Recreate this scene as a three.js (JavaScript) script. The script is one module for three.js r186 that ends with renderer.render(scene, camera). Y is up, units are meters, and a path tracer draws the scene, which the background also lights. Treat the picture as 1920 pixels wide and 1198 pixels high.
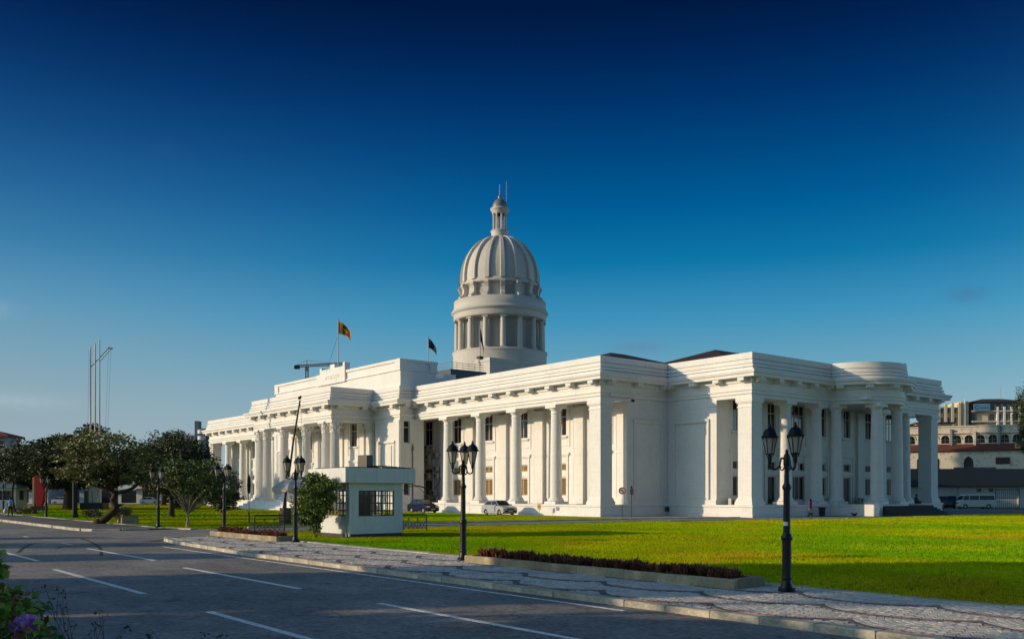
import * as THREE from 'three';
import { mergeGeometries, toCreasedNormals } from 'three/addons/utils/BufferGeometryUtils.js';
import { MarchingCubes } from 'three/addons/objects/MarchingCubes.js';

// World frame: x runs along the hall's main front, +z faces the road; the near corner of the front colonnade is the origin.
const scene = new THREE.Scene();
const PI = Math.PI;
// ---------- camera (level, lens shifted up)
const camera = new THREE.PerspectiveCamera(2 * Math.atan(599 / 1731) * 180 / PI, 1920 / 1198, 0.1, 4000);
camera.position.set(60.605, 2.2, 58.575);
camera.lookAt(60.605 - 0.78214, 2.2, 58.575 - 0.62311);
camera.setViewOffset(1920, 1198, 0, -326, 1920, 1198);
// ---------- renderer, exposure
const renderer = new THREE.WebGLRenderer({ antialias: true });
renderer.toneMapping = THREE.LinearToneMapping;
renderer.toneMappingExposure = 1.62;
renderer.shadowMap.enabled = true;
// ---------- sun: low, from the left, raking the front
const SUN = new THREE.Vector3(-0.466, 0.252, 0.848).normalize();
const sun = new THREE.DirectionalLight(new THREE.Color().setRGB(1, 0.775, 0.51), 2.15);
sun.position.copy(SUN).multiplyScalar(200).add(new THREE.Vector3(-10, 0, 10));
sun.target.position.set(-10, 0, 10);
sun.castShadow = true; sun.shadow.radius = 1.2;
sun.shadow.mapSize.set(4096, 4096);
Object.assign(sun.shadow.camera, { left: -140, right: 140, top: 120, bottom: -120, near: 1, far: 600 });
scene.add(sun, sun.target);
// ---------- sky: a clear polarised evening sky, deepest at right angles to the sun
const lin = (c) => { c /= 255; return c <= 0.04045 ? c / 12.92 : ((c + 0.055) / 1.055) ** 2.4; };
const sm = (a, b, x) => { const t = Math.min(1, Math.max(0, (x - a) / (b - a))); return t * t * (3 - 2 * t); };
const mix = (a, b, t) => a + (b - a) * t;
{
  const stops = [[-90, 96, 100, 92], [-1, 120, 132, 130], [0, 172, 188, 193], [2.5, 158, 182, 190], [5.4, 134, 172, 188], [7.4, 108, 164, 188], [10.6, 62, 146, 186], [13.8, 14, 118, 168], [16.9, 0, 93, 150], [19.8, 0, 72, 129], [22.7, 0, 52, 107], [25.4, 0, 36, 84], [27.6, 0, 25, 66], [32, 0, 26, 70], [45, 2, 42, 98], [90, 6, 58, 118]]
    .map(([e, r, g, b]) => [e, lin(r), lin(g), lin(b)]);
  const W = 1024, H = 512, d = new Float32Array(W * H * 4);
  const cs = 1 / 1.62;
  const cloud = [[-29.6, 9.9, 1.3, .42, .08], [-28.5, 5.1, 3.2, .38, .1], [-20.5, 19.3, .7, .2, .012], [7.8, 8.9, 1.8, .3, -.1], [26.3, 10.9, 1.0, .3, -.12]];   // azimuth from the view axis, elevation, half sizes, strength
  const az0 = Math.atan2(-0.62311, -0.78214);
  for (let j = 0; j < H; j++) for (let i = 0; i < W; i++) {
    const el = ((j + .5) / H - .5) * PI, az = ((i + .5) / W - .5) * 2 * PI;
    const v = [Math.cos(el) * Math.cos(az), Math.sin(el), Math.cos(el) * Math.sin(az)];
    const cg = v[0] * SUN.x + v[1] * SUN.y + v[2] * SUN.z, g = Math.acos(Math.max(-1, Math.min(1, cg)));
    let e = el * 180 / PI, k = 1; while (k < stops.length - 1 && stops[k][0] < e) k++;
    const a = stops[k - 1], b = stops[k], t = Math.min(1, Math.max(0, (e - a[0]) / (b[0] - a[0])));
    const c = [1, 2, 3].map((n) => mix(a[n], b[n], t));
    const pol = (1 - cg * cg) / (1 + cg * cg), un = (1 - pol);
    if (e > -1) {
      const up = un ** 6;   // bright lobes added towards and away from the sun, to lift shaded walls
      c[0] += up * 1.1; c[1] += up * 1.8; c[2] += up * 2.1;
      const side = sm(100, 62, g * 180 / PI) * Math.exp(-((Math.max(0, e) / 11) ** 2));   // warm grey air towards the sun
      c[0] = mix(c[0], .30, side * .7); c[1] = mix(c[1], .37, side * .65); c[2] = mix(c[2], .42, side * .65);
      const glow = Math.exp(-g * g / .06); c[0] += glow * 1.6; c[1] += glow * 1.3; c[2] += glow * .9;
      let da = (az - az0) * 180 / PI; da = ((da + 540) % 360) - 180;
      for (const [ca, ce, wa, we, s] of cloud) { const q = ((da - ca) / wa) ** 2 + ((e - ce) / we) ** 2; if (q < 9) { const f = Math.exp(-q * 1.2) * s * (.7 + .3 * Math.sin(da * 9 + e * 23)); c[0] += f * (s > 0 ? .9 : -.1); c[1] += f * (s > 0 ? .95 : .9); c[2] += f * (s > 0 ? .8 : 1.1); } }
    }
    d.set([Math.max(0, c[0]) * cs, Math.max(0, c[1]) * cs, Math.max(0, c[2]) * cs, 1], (j * W + i) * 4);
  }
  const tex = new THREE.DataTexture(d, W, H, THREE.RGBAFormat, THREE.FloatType);
  tex.mapping = THREE.EquirectangularReflectionMapping; tex.magFilter = THREE.LinearFilter; tex.minFilter = THREE.LinearFilter; tex.wrapS = THREE.RepeatWrapping; tex.needsUpdate = true;
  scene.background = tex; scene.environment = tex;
}

// ---------- random numbers, noise, textures
let seed = 7;
const rnd = () => { seed = (seed * 1664525 + 1013904223) >>> 0; return seed / 4294967296; };
const rr = (a, b) => a + (b - a) * rnd();
const reseed = (n) => { seed = n >>> 0; rnd(); rnd(); };
const hsh = (x, y, s) => { let n = Math.imul(x, 374761393) + Math.imul(y, 668265263) + Math.imul(s, 144269); n = Math.imul(n ^ (n >>> 13), 1274126177); return ((n ^ (n >>> 16)) >>> 0) / 4294967296; };
function vn(x, y, p, s) {   // value noise with period p
  const xi = Math.floor(x), yi = Math.floor(y), fx = x - xi, fy = y - yi, u = fx * fx * (3 - 2 * fx), w = fy * fy * (3 - 2 * fy), m = (a) => ((a % p) + p) % p;
  return mix(mix(hsh(m(xi), m(yi), s), hsh(m(xi + 1), m(yi), s), u), mix(hsh(m(xi), m(yi + 1), s), hsh(m(xi + 1), m(yi + 1), s), u), w);
}
const fbm = (u, v, p, o, s) => { let a = 0, k = .5, t = 0; for (let i = 0; i < o; i++) { a += k * vn(u * p, v * p, p, s + i); t += k; k *= .55; p *= 2; } return a / t; };
function tex(N, fn, metres, srgb = true, M = N) {   // fn(u, v) -> [r, g, b] in 0..1 (sRGB values when srgb)
  const d = new Uint8Array(N * M * 4);
  for (let j = 0; j < M; j++) for (let i = 0; i < N; i++) { const c = fn(i / N, j / M), o = (j * N + i) * 4; for (let k = 0; k < 3; k++) d[o + k] = Math.max(0, Math.min(255, c[k] * 255)); d[o + 3] = 255; }
  const t = new THREE.DataTexture(d, N, M); t.magFilter = THREE.LinearFilter; t.minFilter = THREE.LinearMipmapLinearFilter; t.generateMipmaps = true; t.wrapS = t.wrapT = THREE.RepeatWrapping;
  if (srgb) t.colorSpace = THREE.SRGBColorSpace;
  t.repeat.set(1 / metres, 1 / metres); t.needsUpdate = true; return t;
}
const C = (r, g, b) => new THREE.Color().setRGB(r, g, b);
const std = (color, roughness = .8, o = {}) => new THREE.MeshStandardMaterial({ color, roughness, side: THREE.DoubleSide, ...o });

const plasterMap = tex(1024, (u, v) => {
  const m = fbm(u, v, 5, 5, 3), f = fbm(u, v, 60, 2, 9), st = fbm(u * 1, v * .12, 90, 2, 17);
  const k = .965 + (m - .5) * .06 + (f - .5) * .04 - Math.max(0, st - .64) * .22; return [k, k * .993, k * .98];
}, 8);
const plasterBump = tex(1024, (u, v) => { const y = (v * 19) % 1, j = y < .07 || y > .96 ? 0 : 1, n = fbm(u, v, 80, 2, 5); const k = j * .7 + n * .3; return [k, k, k]; }, 8, false);
const M = {
  wall: std(C(.83, .82, .80), .78, { map: plasterMap, bumpMap: plasterBump, bumpScale: .009 }),
  plain: std(C(.83, .82, .80), .72, { map: plasterMap }),
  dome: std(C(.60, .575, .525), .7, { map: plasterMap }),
  dark: std(C(.012, .012, .014), .45, { metalness: .3 }),
  iron: std(C(.016, .014, .014), .42, { metalness: .35 }),
  glass: std(C(.02, .014, .012), .12),
  brown: std(C(.055, .02, .013), .5),
  wood: std(C(.16, .085, .04), .65),
  amber: std(C(.34, .21, .08), .6),
  frame: std(C(.62, .60, .55), .6),
  roof: std(C(.035, .02, .015), .8),
  grey: std(C(.25, .25, .25), .8),
  lightgrey: std(C(.45, .45, .44), .7),
  steel: std(C(.2, .21, .23), .4, { metalness: .6 }),
  tyre: std(C(.012, .012, .012), .9),
  rim: std(C(.5, .5, .5), .35, { metalness: .7 }),
  head: new THREE.MeshPhysicalMaterial({ color: C(.6, .6, .58), roughness: .15, clearcoat: 1 }),
  redlamp: std(C(.3, .01, .01), .3),
  white: std(C(.72, .72, .70), .6),
};

// ---------- geometry helpers
const prep = (g) => { let n = g.index ? g.toNonIndexed() : g; for (const k of Object.keys(n.attributes)) if (!['position', 'normal', 'uv'].includes(k)) n.deleteAttribute(k); if (!n.attributes.normal) n.computeVertexNormals(); if (!n.attributes.uv) n.setAttribute('uv', new THREE.BufferAttribute(new Float32Array(n.attributes.position.count * 2), 2)); return n; };
function boxUV(g) {
  const p = g.attributes.position, n = g.attributes.normal, uv = g.attributes.uv;
  for (let i = 0; i < p.count; i++) { const ax = Math.abs(n.getX(i)), ay = Math.abs(n.getY(i)), az = Math.abs(n.getZ(i)); if (ay > ax && ay > az) uv.setXY(i, p.getX(i), p.getZ(i)); else if (ax > az) uv.setXY(i, p.getZ(i), p.getY(i)); else uv.setXY(i, p.getX(i), p.getY(i)); }
  return g;
}
const V = (x, y, z) => new THREE.Vector3(x, y, z);
class B {
  constructor() { this.l = []; }
  add(g, m) { g = prep(g); if (m) g.applyMatrix4(m); this.l.push(g); return this; }
  box(x0, x1, y0, y1, z0, z1) { return this.add(new THREE.BoxGeometry(Math.abs(x1 - x0), Math.abs(y1 - y0), Math.abs(z1 - z0)).translate((x0 + x1) / 2, (y0 + y1) / 2, (z0 + z1) / 2)); }
  cham(x0, x1, y0, y1, z0, z1, c = .02) {   // box with chamfered upright and top edges
    const s = new THREE.Shape(), w = (x1 - x0) / 2 - c, d = (z1 - z0) / 2 - c; s.moveTo(-w, -d); s.lineTo(w, -d); s.lineTo(w, d); s.lineTo(-w, d); s.closePath();
    const g = new THREE.ExtrudeGeometry(s, { depth: y1 - y0 - 2 * c, bevelEnabled: true, bevelThickness: c, bevelSize: c, bevelSegments: 1 });
    return this.add(g.rotateX(-PI / 2).translate((x0 + x1) / 2, y0 + c, (z0 + z1) / 2));
  }
  cyl(x, y0, y1, z, r0, r1 = r0, n = 16) { return this.add(new THREE.CylinderGeometry(r1, r0, y1 - y0, n).translate(x, (y0 + y1) / 2, z)); }
  lathe(pts, n = 24, x = 0, y = 0, z = 0) { return this.add(new THREE.LatheGeometry(pts.map(([a, b]) => new THREE.Vector2(a, b)), n).translate(x, y, z)); }
  bar(a, b, r, n = 6, r2 = r) { const A = V(...a), D = V(...b).sub(A), L = D.length(); const g = new THREE.CylinderGeometry(r2, r, L, n).translate(0, L / 2, 0); g.applyQuaternion(new THREE.Quaternion().setFromUnitVectors(V(0, 1, 0), D.normalize())); return this.add(g.translate(A.x, A.y, A.z)); }
  beam(a, b, w, h) { const A = V(...a), Bv = V(...b), L = A.distanceTo(Bv); const m = new THREE.Matrix4().lookAt(A, Bv, V(0, 1, 0)); const g = new THREE.BoxGeometry(w, h, L).translate(0, 0, -L / 2); g.applyMatrix4(m); return this.add(g.translate(A.x, A.y, A.z)); }
  tube(pts, r, seg = 16, rs = 6) { return this.add(new THREE.TubeGeometry(new THREE.CatmullRomCurve3(pts.map((p) => V(...p))), seg, r, rs)); }
  sph(x, y, z, r, sy = 1, n = 10) { return this.add(new THREE.SphereGeometry(r, n, Math.ceil(n * .7)).scale(1, sy, 1).translate(x, y, z)); }
  ext(pts, depth, m, bevel = 0) { const s = new THREE.Shape(pts.map(([a, b]) => new THREE.Vector2(a, b))); return this.add(new THREE.ExtrudeGeometry(s, { depth, bevelEnabled: bevel > 0, bevelThickness: bevel, bevelSize: bevel, bevelSegments: 2 }), m); }
  geo(uv = true) { const g = this.l.length > 1 ? mergeGeometries(this.l) : this.l[0]; return uv ? boxUV(g) : g; }
  mesh(name, mat, parent, uv = true) { return mesh(name, this.geo(uv), mat, parent); }
}
const used = {};
const numbered = (n) => { const k = used[n] = (used[n] ?? -1) + 1; return k ? n + '_' + String(k).padStart(3, '0') : n; };
function mesh(name, g, mat, parent) { const o = new THREE.Mesh(g, mat); o.name = name; o.castShadow = o.receiveShadow = true; parent?.add(o); return o; }
function thing(name, label, category, pos = [0, 0, 0], turn = 0, group) {
  const o = new THREE.Group(); o.name = numbered(name); o.position.set(...pos); o.rotation.y = turn; o.userData = { label, category }; if (group) o.userData.group = group; scene.add(o); return o;
}
function solo(o, label, category, group) { o.name = numbered(o.name); o.userData = { ...o.userData, label, category }; if (group) o.userData.group = group; scene.add(o); return o; }
function struct(o, label, category = o.name) { o.name = numbered(o.name); o.userData = { ...o.userData, kind: 'structure', label, category }; scene.add(o); return o; }
function dup(src, pos, turn, label, group) { const o = src.clone(); o.name = numbered(src.name.replace(/_\d{3}$/, '')); o.position.set(...pos); o.rotation.y = turn; o.userData = { ...src.userData, label }; if (group) o.userData.group = group; scene.add(o); return o; }
function part(parent, name) { const g = new THREE.Group(); g.name = name; parent.add(g); return g; }
// sweeps a profile [[outwards, y] ...] along a plan polyline [[x, z] ...]; outwards lies to the left of the walking direction
function sweep(path, prof, closed = false, crease = 0) {
  const n = path.length, mit = [];
  const dir = (a, b) => { const x = b[0] - a[0], z = b[1] - a[1], l = Math.hypot(x, z); return [x / l, z / l]; };
  for (let i = 0; i < n; i++) {
    const p = closed || i > 0 ? dir(path[(i + n - 1) % n], path[i]) : null, q = closed || i < n - 1 ? dir(path[i], path[(i + 1) % n]) : null;
    const no = (d) => [d[1], -d[0]], a = no(p || q), b = no(q || p), mx = a[0] + b[0], mz = a[1] + b[1], k = 2 / (mx * mx + mz * mz) ; mit.push([mx * k, mz * k]);
  }
  const pos = [], uvs = [], pt = (i, j) => [path[i][0] + mit[i][0] * prof[j][0], prof[j][1], path[i][1] + mit[i][1] * prof[j][0]];
  for (let i = 0; i < (closed ? n : n - 1); i++) for (let j = 0; j < prof.length - 1; j++) {
    const k = (i + 1) % n, a = pt(i, j), b = pt(k, j), c = pt(k, j + 1), d = pt(i, j + 1); pos.push(...a, ...b, ...c, ...a, ...c, ...d);
  }
  const g = new THREE.BufferGeometry(); g.setAttribute('position', new THREE.Float32BufferAttribute(pos, 3)); g.computeVertexNormals();
  return prep(crease ? toCreasedNormals(g, crease) : g);
}
// =====================================================================  GROUND, ROAD, PAVEMENTS, LAWN
const asphaltMap = tex(1536, (u, v) => {
  const f = fbm(u, v, 220, 2, 3), m = fbm(u, v, 9, 4, 11), p = fbm(u, v, 3, 2, 23), st = fbm(u * .25, v, 40, 3, 31);
  const cr = Math.abs(fbm(u, v, 4, 4, 37) - .5) < .0035 || Math.abs(fbm(u, v, 6, 4, 47) - .47) < .0025 ? -.09 : 0, pat = fbm(u, v, 5, 1, 67) > .74 ? -.05 : 0, oil = -Math.max(0, fbm(u, v, 30, 2, 87) - .72) * .5;
  let k = .5 + (f - .5) * .24 + (m - .5) * .16 + (p - .5) * .1 + (st - .5) * .08 + cr + pat + oil; return [k * 1.03, k, k * .97];
}, 14, true);
const asphaltBump = tex(512, (u, v) => { const k = fbm(u, v, 200, 2, 3); return [k, k, k]; }, 3, false);
const concMap = tex(512, (u, v) => { const k = .74 + (fbm(u, v, 8, 5, 41) - .5) * .34 + (fbm(u, v, 90, 2, 43) - .5) * .2; return [k, k * .975, k * .93]; }, 3);
const grassMap = tex(512, (u, v) => { const a = fbm(u, v, 6, 4, 51), b = fbm(u, v, 120, 2, 53), k = .34 + (b - .5) * .3 + (a - .5) * .16; return [k * (.98 + (a - .5) * .5), k * 1.1, k * .1]; }, 7);
M.asphalt = std(C(1, 1, 1), .86, { map: asphaltMap, bumpMap: asphaltBump, bumpScale: .008 });
M.conc = std(C(.62, .60, .56), .85, { map: concMap });
M.lawn = std(C(1, 1, 1), .95, { map: grassMap });
M.paint = std(C(.92, .92, .9), .6, { map: tex(512, (u, v) => { const k = .98 - Math.max(0, fbm(u, v, 60, 3, 61) - .56) * 1.3; return [k, k, k]; }, 2) });

function sheet(name, poly, y, mat) {   // flat polygon [[x, z] ...]
  const s = new THREE.Shape(poly.map(([x, z]) => new THREE.Vector2(x, -z))); const g = prep(new THREE.ShapeGeometry(s).rotateX(-PI / 2).translate(0, y, 0));
  return mesh(name, boxUV(g), mat);
}
struct(sheet('ground', [[-2500, 2500], [2500, 2500], [2500, -2500], [-2500, -2500]], -.06, std(C(.13, .125, .08), .95)), 'bare ground running out to the horizon', 'ground');
const road = part(null ?? scene, 'road'); road.userData = { kind: 'structure', label: 'wide asphalt road with white lane dashes in the foreground', category: 'road' };
{
  const surf = sheet('road_surface', [[-260, 44], [120, 44], [120, 57], [-260, 57]], 0, M.asphalt); road.add(surf);
  const dash = (x0, x1, z, w) => mesh('lane_dash', boxUV(prep(new THREE.BoxGeometry(x1 - x0, .004, w).translate((x0 + x1) / 2, .004, z))), M.paint, road);
  for (const [a, b] of [[-5.2, 3], [7, 15.2], [19.3, 27.6], [31.5, 39.8], [43.7, 52], [56, 64]]) dash(a, b, 52.3 + (a < 20 ? -.35 : 0), .14);
  for (const [a, b] of [[-3, -1.8], [8, 9.2], [16.2, 17.9], [21.3, 29.7], [33.2, 40.9], [44.5, 52.8], [56.7, 65]]) dash(a, b, 49.15 - (a < 20 ? .45 : a < 30 ? .25 : 0), .135);
  const ed = new B(); for (let x = 22; x < 49; x += 3) ed.box(x + .01, Math.min(x + 2.995, 48.4), .002, .006, 46.11, 46.2);
  ed.mesh('edge_line', M.paint, road);
  // tyre marks where vehicles swing into the drive
  const tm = std(C(.03, .03, .03), .8);
  for (const [pts, w] of [[[[20.6, 49.9], [19.2, 49.3], [18.6, 48.4], [19.4, 47.2], [21.5, 46.4]], .16], [[[22.5, 51.6], [18.5, 50.6], [15.5, 49.5], [13.6, 47.2], [13.1, 45]], .14], [[[26, 49.6], [22, 48.6], [18, 47.8], [12, 46.9]], .12]]) {
    const cv = new THREE.CatmullRomCurve3(pts.map(([x, z]) => V(x, .003, z))), P = cv.getPoints(40), pos = [];
    for (let i = 0; i < 40; i++) { const t = P[i + 1].clone().sub(P[i]).normalize(), n = V(t.z, 0, -t.x).multiplyScalar(w / 2); const a = P[i].clone().add(n), b = P[i].clone().sub(n), c = P[i + 1].clone().sub(n), d = P[i + 1].clone().add(n); for (const q of [a, b, c, a, c, d]) pos.push(q.x, q.y, q.z); }
    const g = new THREE.BufferGeometry(); g.setAttribute('position', new THREE.Float32BufferAttribute(pos, 3)); g.computeVertexNormals(); mesh('tyre_mark', prep(g), tm, road);
  }
}
struct(sheet('verge', [[-260, 57.3], [120, 57.3], [120, 75], [-260, 75]], .06, M.lawn), 'grassy verge on the near side of the road', 'verge');
// lawn and the drive that crosses it
const driveL = [[3.4, 45.6], [4.9, 43.2], [5.3, 40.4], [6.2, 36], [6, 24], [7.3, 3], [10.6, -8.4], [10.9, -44], [-4, -52]], driveR = [[17.4, 45.6], [16.7, 43], [16.2, 40.7], [12.9, 37.6], [12, 26], [12.2, 8], [15.2, -2], [17.6, -12], [18, -44], [75, -58]];
struct(sheet('lawn', [[-140, 40.7], [110, 40.7], [110, -90], [-140, -90]], .05, M.lawn), 'broad mown lawn in front of the white hall', 'lawn');
const dv = sheet('driveway', [...driveL, [-4, -70], [75, -75], ...driveR.slice().reverse()], .058, M.asphalt);
{ const p = dv.geometry.attributes.position; for (let i = 0; i < p.count; i++) if (p.getZ(i) > 45) p.setY(i, .005); }
struct(dv, 'grey driveway crossing the lawn to the end of the hall', 'driveway');
struct(sheet('apron', [[-100, 2.4], [-.3, 2.4], [5.2, 1.2], [9.8, -7.4], [9.8, -8.6], [-.2, -8.6], [-.2, .3], [-100, .3]], .062, M.conc), 'pale concrete apron along the foot of the hall', 'path');
function stones(name, parent, path, w, y0, y1, L, mat, gap = .015) {   // a run of kerb stones along [[x, z] ...]
  const cv = new THREE.CurvePath(); for (let i = 0; i < path.length - 1; i++) cv.add(new THREE.LineCurve3(V(path[i][0], 0, path[i][1]), V(path[i + 1][0], 0, path[i + 1][1])));
  const T = cv.getLength(), n = Math.round(T / L), shared = [0, 1, 2].map((k) => boxUV(new B().cham(-T / n / 2 + gap / 2, T / n / 2 - gap / 2, y0, y1 - k * .006, -w / 2, w / 2, .02).geo()));
  for (let i = 0; i < n; i++) { const p = cv.getPointAt((i + .5) / n), a = cv.getPointAt(Math.max(0, (i + .3) / n)), b = cv.getPointAt(Math.min(1, (i + .7) / n)); const o = mesh(name, shared[Math.floor(rnd() * 3)], Array.isArray(mat) ? mat[Math.floor(rnd() * mat.length)] : mat, parent); o.position.set(p.x, 0, p.z + rr(-.008, .008)); o.rotation.y = Math.atan2(-(b.z - a.z), b.x - a.x) + rr(-.004, .004); }
}
const kerbMats = [[.85, .80, .70], [.76, .72, .63], [.92, .87, .77]].map((c) => std(C(...c), .85, { map: concMap }));
reseed(11);
const pvR = part(scene, 'pavement'); pvR.userData = { kind: 'structure', label: 'pavement of small setts laid in fans beside the road', category: 'pavement' };
stones('kerb_stone', pvR, [[70, 45.55], [30, 45.55], [20, 44.9], [17.2, 44.5], [16.3, 44], [16, 43.2], [16.3, 42], [16.4, 41.2]], .28, -.1, .135, 1.05, kerbMats);
stones('edging_stone', pvR, [[70, 40.95], [17, 40.8]], .34, -.1, .15, 2.1, kerbMats);
pvR.add(sheet('mortar_bed', [[70, 45.42], [30, 45.42], [20, 44.77], [17.3, 44.35], [16.4, 43.2], [16.7, 41], [70, 41.1]], .1, std(C(.3, .285, .26), .95)));
{ // setts in fish-scale fans, dark and brick-red rings
  const R = 2.05, sx = 2.9, sz = 1.45, sett = new B().cham(-.076, .076, 0, .07, -.06, .06, .008).geo(), items = [];
  const rows = []; for (let j = -1; j < 6; j++) rows.push(40.6 + j * sz);
  const owner = (x, z) => { for (let j = 0; j < rows.length; j++) { const zc = rows[j], off = (j % 2) * sx / 2, i = Math.round((x - off) / sx), xc = i * sx + off, d = Math.hypot(x - xc, (z - zc)); if (d < R && z > zc - .02) { const nx = j + 1 < rows.length; if (nx) { const z2 = rows[j + 1], of2 = ((j + 1) % 2) * sx / 2, i2 = Math.round((x - of2) / sx), d2 = Math.hypot(x - i2 * sx - of2, z - z2); } return j * 1000 + i; } } return -1; };
  const edge = (x) => x > 30 ? 45.38 : x > 20 ? mix(44.75, 45.38, (x - 20) / 10) : mix(44.2, 44.75, (x - 16.6) / 3.4);
  rows.forEach((zc, j) => { const off = (j % 2) * sx / 2; for (let i = 4; i < 26; i++) { const xc = i * sx + off;
    for (let r = .14, k = 0; r < R; r += .128, k++) { const n = Math.max(3, Math.round(PI * r / .158)); for (let a = 0; a <= n; a++) { const t = a / n * PI, x = xc + Math.cos(t) * r, z = zc + Math.sin(t) * r; if (x < 16.7 || x > 69 || z < 41.14 || z > edge(x)) continue; if (owner(x, z) !== j * 1000 + i) continue; items.push([x, z, -t + PI / 2, r, a / n]); } } } });
  const im = new THREE.InstancedMesh(sett, std(C(1, 1, 1), .85), items.length), m = new THREE.Matrix4(), e = new THREE.Euler(), col = new THREE.Color();
  items.forEach(([x, z, a, r, t], i) => {
    m.makeRotationFromEuler(e.set(rr(-.012, .012), a + rr(-.04, .04), rr(-.012, .012))); m.setPosition(x, .058 + rr(-.003, .003), z); im.setMatrixAt(i, m);
    const ring = R - r, k = rr(.75, 1.15), flag = t < .62; if (ring < .2) col.setRGB(.13 * k, .13 * k, .135 * k); else if (flag && ring < .36) col.setRGB(.46 * k, .26 * k, .21 * k); else col.setRGB(.58 * k, .535 * k, .47 * k); im.setColorAt(i, col);
  });
  im.name = 'paving_setts'; im.userData.kind = 'stuff'; im.castShadow = im.receiveShadow = true; pvR.add(im);
}
const pvL = part(scene, 'pavement_001'); pvL.userData = { kind: 'structure', label: 'far pavement under the crooked tree left of the drive mouth', category: 'pavement' };
stones('kerb_stone', pvL, [[5.2, 41.6], [5.4, 43.2], [4.6, 44.3], [2, 44.7], [-50, 44.9], [-110, 45.2]], .32, -.1, .16, 1.6, kerbMats);
stones('edging_stone', pvL, [[6.3, 39.4], [3, 40.4], [-100, 40.7]], .34, -.1, .15, 2.4, kerbMats);
pvL.add(sheet('paving', [[5.1, 43], [2, 44.5], [-110, 45], [-110, 40.9], [3, 40.6], [5.2, 40]], .12, std(C(.42, .40, .37), .9, { map: asphaltMap })));
const drK = part(scene, 'drive_kerb'); drK.userData = { kind: 'structure', label: 'low concrete kerb edging the driveway', category: 'kerb' };
stones('kerb_stone', drK, [[12.7, 38], [12.1, 26], [12.3, 8], [15.3, -2], [17.7, -12], [18.1, -44]], .22, -.05, .15, 2.2, kerbMats);
stones('kerb_stone', drK, [[6.2, 36], [5.9, 24], [7.2, 3], [10.2, -7]], .22, -.05, .15, 2.2, kerbMats);
{ // grass: blades over the lawn
  reseed(21);
  const pos = [], nor = []; for (let i = 0; i < 9; i++) { const a = rr(0, 6.28), r = rr(0, .07), x = Math.cos(a) * r, z = Math.sin(a) * r, h = rr(.6, 1), b = rr(0, 6.28), w = .011, lx = rr(-.5, .5) * h * .09, lz = rr(-.5, .5) * h * .09; pos.push(x - Math.cos(b) * w, -.02, z - Math.sin(b) * w, x + Math.cos(b) * w, -.02, z + Math.sin(b) * w, x + lx, h * .1, z + lz); }
  const g = new THREE.BufferGeometry(); g.setAttribute('position', new THREE.Float32BufferAttribute(pos, 3)); g.computeVertexNormals();
  const dl = (z) => { for (let i = 0; i < driveL.length - 1; i++) { const [a, za] = driveL[i], [b, zb] = driveL[i + 1]; if (z <= za && z >= zb) return mix(a, b, (za - z) / (za - zb)); } return -1; };
  const drr = (z) => { for (let i = 0; i < driveR.length - 1; i++) { const [a, za] = driveR[i], [b, zb] = driveR[i + 1]; if (z <= za && z >= zb) return mix(a, b, (za - z) / (za - zb)); } return 30; };
  const it = [], zone = (x0, x1, z0, z1, den, s, hs) => { const n = Math.round((x1 - x0) * (z1 - z0) * den); for (let i = 0; i < n; i++) { const x = rr(x0, x1), z = rr(z0, z1); if (x > dl(z) - .15 && x < drr(z) + .15) continue; if (z < 2.6 && x < 10) continue; if (x > 17.4 && x < 21.4 && z > 33.4 && z < 37.5) continue; it.push([x, z, s * rr(.8, 1.3), hs * rr(.7, 1.3)]); } };
  zone(26, 56, 27, 40.62, 120, 1, .8); zone(26, 56, 40.5, 40.82, 40, .9, .9); zone(13, 26, 27, 40.6, 90, 1.1, .85); zone(12, 50, 6, 27, 50, 1.5, .9); zone(15, 46, -48, 6, 22, 2.2, 1); zone(-20, 6.5, 2.6, 40.4, 30, 1.9, 1); zone(-110, -20, 2.6, 40.4, 7, 4, 1.3);
  const im = new THREE.InstancedMesh(g, new THREE.MeshPhysicalMaterial({ color: 0xffffff, roughness: .9, specularIntensity: .15, side: THREE.DoubleSide }), it.length), m = new THREE.Matrix4(), q = new THREE.Quaternion(), col = new THREE.Color();
  it.forEach(([x, z, s, h], i) => { q.setFromAxisAngle(V(0, 1, 0), rr(0, 6.28)); m.compose(V(x, .05, z), q, V(s, h, s)); im.setMatrixAt(i, m); const n = vn(x * .22 + 500, z * .22 + 500, 4096, 71), n2 = vn(x * .9 + 500, z * .5 + 500, 4096, 73), n3 = vn(x * .07 + 90, z * .11 + 90, 4096, 75), dry = sm(.52, .8, n * .5 + n2 * .3 + n3 * .2), k = rr(.7, 1.2) * (.82 + .36 * vn(x * .5 + 30, z * .5 + 30, 4096, 77)), lush = sm(.5, .2, n3); col.setRGB(mix(mix(.39, .23, lush), .52, dry) * k, mix(mix(.48, .45, lush), .43, dry) * k, mix(.003, .01, dry) * k); im.setColorAt(i, col); });
  im.name = 'grass'; im.castShadow = im.receiveShadow = true; im.userData = { kind: 'stuff', label: 'short green grass of the lawn', category: 'grass' }; scene.add(im);
}
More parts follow.
